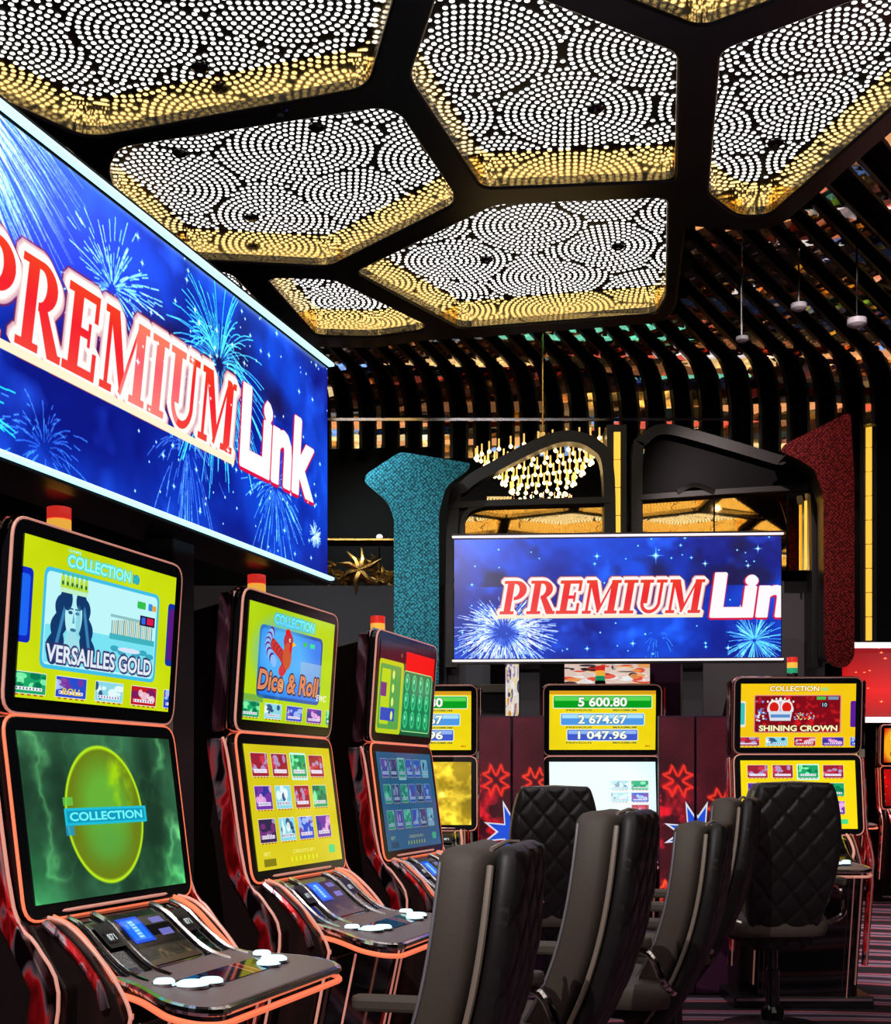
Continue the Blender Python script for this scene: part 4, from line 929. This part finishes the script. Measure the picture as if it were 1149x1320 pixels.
def small_pics():
    p = Pic(300, 190, (.03, .02, .03)); p.a += (np.clip(p.noise(8, 3, 2) - .55, 0, 1) * 1.6)[..., None] * np.array((.8, .6, .3)); p.rect(200, 40, 270, 60, (.5, .5, .9)); p.rect(200, 80, 270, 100, (.55, .55, .95)); p.rect(0, 170, 300, 190, (.3, .2, .15)); a = p.image('console panel print')
    p = Pic(300, 200, (.05, .3, .85)); p.rect(30, 20, 270, 180, (.1, .45, .95), r=8); p.rect(110, 30, 190, 170, (.45, .75, 1), .7, r=8)
    for i in range(6): p.rect(120, 40 + 22 * i, 180, 50 + 22 * i, (.7, .9, 1))
    p.rect(40, 60, 90, 90, (.3, .6, 1)); b = p.image('console lcd picture')
    p = Pic(400, 200, (.01, .05, .12)); p.a += (np.clip(p.noise(3, 3, 3) - .45, 0, 1) * 2)[..., None] * np.array((.05, .45, .6))
    for x in (235, 255, 270): p.poly([(x, 200), (x + 6, 200), (x + 50, 0), (x + 44, 0)], (.9, .55, .5) if x != 255 else (.8, .05, .08))
    for i in range(5): p.glow(p.lines([(60 + 8 * i, 160, 120, 90 + 6 * i, .4, .9), (120, 90 + 6 * i, 230, 50, .9, .5)], 1) * .7, (.7, .85, 1))
    p.rect(300, 20, 390, 180, (.12, .25, .1), .7, r=20); p.rect(20, 60, 90, 120, (.1, .45, .7), .8, r=20); c = p.image('console glass print')
    p = Pic(120, 60, (.03, .03, .04)); p.text('871', 15, 12, 105, 48, (.9, .95, .95), bold=.03); d = p.image('console label print')
    return a, b, c, d
a_, b_, c_, d_ = small_pics()
M['conpanel'] = img_mat('console panel', a_, .6, .15); M['lcd'] = img_mat('console lcd', b_, 1.1, .15); M['conglass'] = img_mat('console glass', c_, .7, .06); M['labelm'] = img_mat('console label', d_, .8, .3)

JP = pic_jackpot(); GY = (('rose', 'rose', 'green', 'rose'), ('purple', 'cyan', 'rose', 'green'), ('dark', 'cyan', 'blue', 'purple'))
grid1 = grid_pic('grid of twelve games', (.86, .80, .10), GY); grid3 = grid_pic('bright grid of twelve games', (.98, .86, .05), GY)
grid2 = grid_pic('dim blue grid of games', (.12, .35, .5), (('purple', 'dark', 'green', 'blue', 'blue', 'cyan'), ('green', 'dark', 'green', 'blue', 'dark', 'blue'), ('green', 'purple', 'green', 'blue', 'dark', 'cyan')), fade=.45)
GL_ = 'slot machines of the left row'; GB = 'slot machines of the back row'
def left_at(s): return BASE + UV_ * s
slot_machine(left_at(.30), TH, 'nearest slot machine, crowned portrait above a green smoky screen', pic_versailles(), pic_egg(), GL_)
slot_machine(left_at(1.275), TH, 'second slot machine of the left row, rooster picture above a yellow game grid', pic_rooster(), grid1, GL_)
slot_machine(left_at(2.27), TH, 'third slot machine of the left row, green reels above a blue screen', pic_greenreel(), grid2, GL_)
slot_machine((-.15, 7.0, 0), 0, 'slot machine half hidden behind the left row, golden lower screen', JP, pic_goldscreen(), GB, ('red', 'amber'), tw=.75, dim=True)
slot_machine((.866, 6.95, 0), math.radians(-1), 'middle back-row slot machine with three jackpot bars and a pale lower screen', JP, pic_white(), GB, ('red', 'amber', 'green'), sl=1.05, tw=.75, dim=True)
slot_machine((1.805, 6.45, 0), math.radians(-1), 'right-hand back-row slot machine with red jewelled crown picture', pic_crown(), grid3, GB, ('red', 'amber', 'green'), sl=1.05, tw=.75, dim=True)
rA = pic_red(3); rB = pic_red(5, False)
slot_machine((4.48, 12.0, 0), math.radians(-3), 'distant slot machine with red and gold screens at the right edge', rA, rB, 'distant slot machines', detail=False)
slot_machine((3.74, 12.3, 0), math.radians(4), 'distant slot machine with a yellow game grid, left of the red and gold one', grid1, rB, 'distant slot machines', detail=False)

# ------------------------------------------------------------------ signs
def sign(loc, rz, L, h, img, bar, label, posts, below=1.776, tilt=0.0, depth=.22, st=1.0):
    r = empty('display_sign', loc, rz, label, 'sign')
    Mx = Matrix.Rotation(tilt, 3, 'X')
    MB().box((0, depth / 2 + .002, below + h / 2), (L, depth, h), M=Mx).build('sign_case', M['black'], r, bevel=.004)
    f = lambda x, y, z: Vector((0, 0, below + h / 2)) + Mx @ Vector((x, y, z))
    MB().quad(f(-L / 2 + .006, -.002, -h / 2 + .008), f(L / 2 - .006, -.002, -h / 2 + .008), f(L / 2 - .006, -.002, h / 2 - .008), f(-L / 2 + .006, -.002, h / 2 - .008)).build('led_screen', img_mat('sign picture', img, st, .25), r)
    for s in (-1, 1):
        MB().box(f(0, -.012, s * (h / 2 + .004)), (L + .01, .02, .010), M=Mx).build('light_bar', bar, r, bevel=.003)
        MB().box(f(0, .01, s * (h / 2 + .016)), (L + .02, .05, .007), M=Mx).build('edge_rail', M['black'], r)
    for x in posts: MB().box((x, .16, below / 2), (.11, .09, below)).build('post', M['grey'], r, bevel=.004)
    return r
SE = Vector((-.366, 3.9, 0)); Ls = 2.05
sign(SE - UV_ * (Ls / 2), TH, Ls, .655, sign_pic('firework sign', 1400, 447, True), M['cyanbar'], 'large blue firework sign over the left machines, cut by the frame', (-.56, .35), st=1.1)
Zs = 6.75; a = P(584, 700, Zs); b = P(1009, 700, Zs - .1)
sign(((a.x + b.x) / 2, Zs - .05, 0), math.radians(-3.2), b.x - a.x, .655, sign_pic('far firework sign', 1100, 412, False), M['whitebar'], 'smaller far blue firework sign above the back-row machines', (-.46, .42), below=1.79, st=1.05)
r = empty('display_sign', (4.05, 9.3, 0), 0, 'bright red starry sign at the right edge', 'sign')
z0 = P(0, 928, 9.3).z; z1 = P(0, 832, 9.3).z; x0 = P(1086, 0, 9.3).x - 4.05
MB().box((x0 + .9, .13, (z0 + z1) / 2), (1.8, .24, z1 - z0)).build('sign_case', M['black'], r)
MB().quad((x0, 0, z0), (x0 + 1.8, 0, z0), (x0 + 1.8, 0, z1), (x0, 0, z1)).build('led_screen', img_mat('red sign picture', pic_redsign(), 1.5, .5), r)
for z in (z0, z1): MB().box((x0 + .9, -.01, z), (1.82, .03, .04)).build('light_bar', M['whitebar'], r)
MB().box((x0 + .9, .16, z0 / 2), (.15, .1, z0)).build('post', M['grey'], r)

# ------------------------------------------------------------------ partition between back-row machines
def pic_wall(name, seed, flip):
    w, h = 250, 776; p = Pic(w, h, (.26, .07, .10)); st = (np.sin((p.X * .8 + p.Y * .35) * .9) > .2); p.a += st[..., None] * np.array((.10, .03, .06)); p.a *= (.6 + .6 * p.noise(5, seed))[..., None]
    def flower(cx, cy, r, c):
        L = []
        for k in range(4):
            a = k * PI / 2 + PI / 4; pt = lambda aa, rr: (cx + math.cos(aa) * rr, cy + math.sin(aa) * rr)
            seq = [pt(a - .62, r * .32), pt(a - .40, r), pt(a, r * .72), pt(a + .40, r), pt(a + .62, r * .32)]
            for u, v_ in zip(seq[:-1], seq[1:]): L.append((*u, *v_, 1, 1))
            L.append((*seq[-1], *pt(a + PI / 2 - .62, r * .32), 1, 1))
        m = p.lines(L, 1); m2 = blur(dilate(m, 2), 1); p.glow(blur(dilate(m, 6), 6) * .55, (.9, .03, .05)); p.put(np.clip(m2 * 2, 0, 1), c)
    p.glow(np.clip(p.noise(14, seed + 3, 4) * 4 - 2.0, 0, 1) * np.exp(-((p.Y - h * .5) / (h * .17)) ** 2) * np.exp(-((p.X - 30) / 80) ** 2), (.95, .06, .12))
    flower(66, 222, 58, (1, .22, .15)); flower(215, 300 if flip else 230, 55, (1, .25, .15)); flower(40, 620, 55, (1, .3, .15))
    cx, cy = 128, 405
    for s_, c in ((1.0, (.92, .95, 1)), (.82, (.12, .33, .9))):
        star = []
        for k in range(4):
            a = k * PI / 2
            for da, rr in ((-.30, 118), (0, 62), (.30, 118), (PI / 4, 40)): 
                x, y = cx + rr * math.cos(a + da), cy + rr * math.sin(a + da); star.append((cx + (x - cx) * s_, cy + (y - cy) * s_))
        p.poly(star, c)
    p.glow(np.exp(-((p.Y - 585) / 30) ** 2) * np.clip(p.noise(22, seed + 8) * 3 - 1.3, 0, 1), (1, .25, .15)); return p.image(name)
WPL, WPR = pic_wall('decor print', 3, False), pic_wall('decor print', 6, True)
for k, (xa, xb, Z, wp, half, lab) in enumerate(((618, 659, 6.78, WPL, 0, 'maroon neon-flower panel left of the middle back machine, left half'), (661, 702, 6.78, WPL, 1, 'maroon neon-flower panel left of the middle back machine, right half'),
                                  (850, 896, 6.7, WPR, 0, 'maroon neon-flower panel between the two right back machines, left half'), (898, 946, 6.7, WPR, 1, 'maroon neon-flower panel between the two right back machines, right half'))):
    a, b = P(xa, 925, Z), P(xb, 925, Z); r = empty('partition_panel', ((a.x + b.x) / 2, Z, 0), 0, lab, 'panel'); w2 = (b.x - a.x) / 2; zz = a.z
    MB().box((0, .03, zz / 2 + .01), (w2 * 2, .05, zz)).build('board', M['purple'], r, bevel=.003)
    MB().quad((-w2 + .004, 0, zz - 1.18), (w2 - .004, 0, zz - 1.18), (w2 - .004, 0, zz), (-w2 + .004, 0, zz)).build('printed_face', img_mat('decor print', wp, .6, .4, True), r)
    for l in r.children[-1].data.uv_layers[0].data: l.uv.x = l.uv.x * .5 + .5 * half
# things glimpsed between sign and machines
def blob_pic(name, cols, seed, base):
    p = Pic(200, 200, base); q = random.Random(seed)
    for i in range(60): x, y = q.random() * 200, q.random() * 200; p.ell(x, y, q.uniform(5, 25), q.uniform(5, 25), q.choice(cols), .8)
    for i in range(14): p.glow(p.lines([(q.random() * 200, q.random() * 200, q.random() * 200, q.random() * 200, .5, .5)], 1) * .5, (1, 1, 1))
    return p.image(name)
im = blob_pic('poster print', ((.95, .85, .6), (.1, .15, .35), (.95, .95, .95), (.8, .5, .1), (.5, .4, .7)), 3, (.9, .85, .8))
a, b = P(652, 923, 7.12), P(669, 856, 7.12); r = empty('poster', (a.x, 7.12, 0), 0, 'narrow white and gold figure poster left of the grey post under the far sign', 'poster'); 
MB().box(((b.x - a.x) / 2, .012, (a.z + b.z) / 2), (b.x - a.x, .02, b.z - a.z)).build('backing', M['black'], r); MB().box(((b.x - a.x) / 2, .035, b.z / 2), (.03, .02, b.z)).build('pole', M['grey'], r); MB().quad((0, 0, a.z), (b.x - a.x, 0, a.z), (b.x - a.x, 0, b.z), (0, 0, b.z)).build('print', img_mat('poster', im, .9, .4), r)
im = blob_pic('poster print wide', ((.95, .85, .8), (.9, .2, .1), (.95, .95, .95), (.1, .05, .1), (.95, .6, .3)), 8, (.9, .8, .75))
a, b = P(728, 884, 7.6), P(838, 856, 7.6); r = empty('poster', (a.x, 7.6, 0), 0, 'wide bright poster strip directly behind the middle back machine top', 'poster')
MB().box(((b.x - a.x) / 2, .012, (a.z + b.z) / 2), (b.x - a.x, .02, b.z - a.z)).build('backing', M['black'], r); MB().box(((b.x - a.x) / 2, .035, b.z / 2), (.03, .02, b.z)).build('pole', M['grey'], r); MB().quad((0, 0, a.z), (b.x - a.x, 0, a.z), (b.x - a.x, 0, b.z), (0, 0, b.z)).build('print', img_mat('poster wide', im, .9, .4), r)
o = MB().box((P(858, 875, 7.7).x, 7.7, .975), (.22, .05, 1.95)).build('plum_board', M['purple']); tag(o, 'plum board behind the gap between the middle and right back machines', 'board')
p = P(648, 889, 7.6); r = empty('service_cabinet', (p.x, 7.6, 0), 0, 'dark cabinet with a beige top behind the left maroon panels', 'cabinet'); MB().box((0, .0, p.z / 2 - .015), (.30, .2, p.z - .03)).build('body', M['grey'], r); MB().box((0, 0, p.z), (.32, .22, .05)).build('cabinet_top', M['beige'], r, bevel=.004)

# ------------------------------------------------------------------ chairs
CH = {}
def loft(rows, fn, N, name, m, parent, smooth=True):
    v = []
    for t in rows: v += [fn(t, k / N * 2 * PI) for k in range(N)]
    f = [(i * N + k, i * N + (k + 1) % N, (i + 1) * N + (k + 1) % N, (i + 1) * N + k) for i in range(len(rows) - 1) for k in range(N)]
    f.append(tuple(range(N))[::-1]); f.append(tuple((len(rows) - 1) * N + k for k in range(N)))
    mb = MB(); mb.add(v, f); o = mb.build(name, m, parent, smooth); return o
def spine(t):            # backrest centre line, t 0 bottom .. 1 top; chair front is +y
    z = .36 + .72 * t; y = -.235 + .21 * (1 - t) ** 2.6 - .03 * t; return y, z
def tang(t):
    a = spine(max(t - .02, 0)); b = spine(min(t + .02, 1)); v = Vector((0, b[0] - a[0], b[1] - a[1])).normalized(); return v, Vector((0, v.z, -v.y))  # tangent, forward normal
def hw(t): return .155 + .05 * math.sin(PI * min(1, (1 - t) * 1.15 + .0) ** .8) if t > .13 else .155 + .05 * math.sin(PI * min(1, (.87) * 1.15) ** .8) - .03 * (.13 - t) / .13
def se(a, p): c, s = math.cos(a), math.sin(a); return math.copysign(abs(c) ** p, c), math.copysign(abs(s) ** p, s)
def make_chair(loc, rz, label, ht):
    r = empty('casino_chair', loc, rz, label, 'chair', 'high-backed casino chairs'); dz = ht - 1.08
    up = empty  # noqa
    def cushion(t, a):
        y, z = spine(t); T, Nn = tang(t); e = min(1, (1 - t) / .05, t / .04 + .2); e = math.sqrt(max(0, 1 - (1 - e) ** 2)); c, s = se(a, .42)
        w = hw(t) * (.9 + .1 * e) * .97; th = .056 * (.25 + .75 * e); p = Vector((c * w, y, z)) + Nn * (.045 + s * th + .012 * (abs(c) ** 3)); return p + Vector((0, 0, dz))
    rows = [0, .012, .03, .06] + [.1 + .8 * i / 18 for i in range(19)] + [.93, .95, .965, .98, .99, 1.0]
    def shell(t, a):
        y, z = spine(t); T, Nn = tang(t); e = min(1, (1 - t) / .03, t / .03 + .2); e = math.sqrt(max(0, 1 - (1 - e) ** 2)); c, s = se(a, .45)
        w = hw(t) * (.93 + .07 * e) * 1.03; th = .026 * (.4 + .6 * e); d = 0
        if s < -.5:
            u = c * w / .117; v_ = t * .74 / .135; q1 = abs(((u + v_) % 1) - .5) * 2; q2 = abs(((u - v_) % 1) - .5) * 2
            d = -.010 * (1 - max(q1, q2) ** 5) * min(1, (1 - abs(c)) * 7 + .1) * e
        p = Vector((c * w, y, z)) + Nn * (-.042 + s * th + d); return p + Vector((0, 0, dz + .004))
    key = round(dz, 3)
    loft(rows, cushion, 36, 'back_cushion', M['leather'], r)
    # denser sampling across the quilted back
    rows2 = [i / 90 for i in range(91)]
    def shell2(t, a):
        # remap so most samples lie on the back face
        return shell(t, a)
    N = 120; v = []
    for t in rows2:
        for k in range(N):
            f = k / N
            if f < .75: g = f / .75; c = 1 - 2 * g; s = -(max(0, 1 - abs(c) ** 4.4)) ** (1 / 4.4); a = math.atan2(-abs(s) ** (1 / .45), math.copysign(abs(c) ** (1 / .45), c))
            else: g = (f - .75) / .25; a = PI - g * PI
            v.append(shell(t, a))
    n = len(rows2); fcs = [(i * N + k, i * N + (k + 1) % N, (i + 1) * N + (k + 1) % N, (i + 1) * N + k) for i in range(n - 1) for k in range(N)] + [tuple(range(N))[::-1], tuple((n - 1) * N + k for k in range(N))]
    mb = MB(); mb.add(v, fcs); mb.build('quilted_shell', M['quilt'], r, True)
    for s in (-1, 1):     # piping and pale edge
        a = []; b = []
        for i in range(1, 30):
            t = .03 + .955 * i / 30; y, z = spine(t); T, Nn = tang(t); w = hw(t)
            a.append(Vector((s * w * .96, y, z + dz)) + Nn * .092); b.append(Vector((s * w * 1.02, y, z + dz)) + Nn * -.012)
        MB().tube(a, .0035, 6).build('piping', M['piping'], r, smooth=True); MB().tube(b, .007, 6).build('shell_edge', M['edge'], r, smooth=True)
    tt = .985; y, z = spine(tt); MB().tube([(-.16, y - .01, z + dz + .008), (0, y - .012, z + dz + .016), (.16, y - .01, z + dz + .008)], .005, 6).build('shell_edge', M['edge'], r)
    # seat
    sd = .46 + dz * .6
    def seat(t, a):
        c, s = se(a, .5); e = math.sqrt(max(0, 1 - (2 * t - 1) ** 2)) ** .5; z = sd - .055 + .11 * t; return Vector((c * .235 * (.75 + .25 * e), .06 + s * .235 * (.75 + .25 * e), z + .012 * (s > .5)))
    loft([i / 10 for i in range(11)], seat, 40, 'seat', M['leather'], r)
    MB().box((0, .04, sd - .075), (.30, .30, .03)).build('seat_pan', M['black'], r, bevel=.005)
    for s in (-1, 1):     # armrests
        MB().tube(smooth_path([(s * .20, -.17, sd + .02), (s * .275, -.15, sd + .06), (s * .285, -.10, sd + .16), (s * .285, .0, sd + .175)], 4), .013, 8).build('arm_bracket', M['chrome'], r, smooth=True)
        MB().prism(rrect(.055, .26, .02, s * .285, .02), lambda a, b: (a, b, sd + .178), lambda a, b: (a, b, sd + .215)).build('armrest', M['leather'], r, bevel=.01)
    MB().lathe([(.055, .05), (.05, .10), (.032, .12), (.032, .28), (.024, .285), (.024, sd - .085)], n=24).build('pedestal', M['gloss'], r, smooth=True)
    MB().lathe([(.25, 0), (.25, .012), (.23, .028), (.08, .045), (.055, .055)], n=36).build('foot_plate', M['black'], r, smooth=True)
    return r
def chair_facing_left(px, Z, ht, label, turn=0):
    p = P(px, HY, Z); p.z = 0
    make_chair(p - NV * .26, TH + turn, label, ht)
chair_facing_left(640, 2.62, 1.015, 'nearest high-backed chair, at the bottom centre, seen from behind its side', .09)
chair_facing_left(803, 3.4, 1.065, 'second high-backed side-on chair, in front of the pale-screen machine')
chair_facing_left(912, 4.4, 1.0, 'third side-on chair, lowest of the row, leaning in front of the crown machine')
chair_facing_left(953, 5.1, 1.075, 'fourth side-on chair, partly hidden beside the big quilted chair')
p = P(712, HY, 6.0); make_chair((p.x, 6.25, 0), math.radians(2), 'quilted chair seen from the back before the pale-screen machine', 1.115)
p = P(1016, HY, 5.5); make_chair((p.x, 5.76, 0), math.radians(4), 'large quilted chair seen from the back before the crown machine', 1.135)
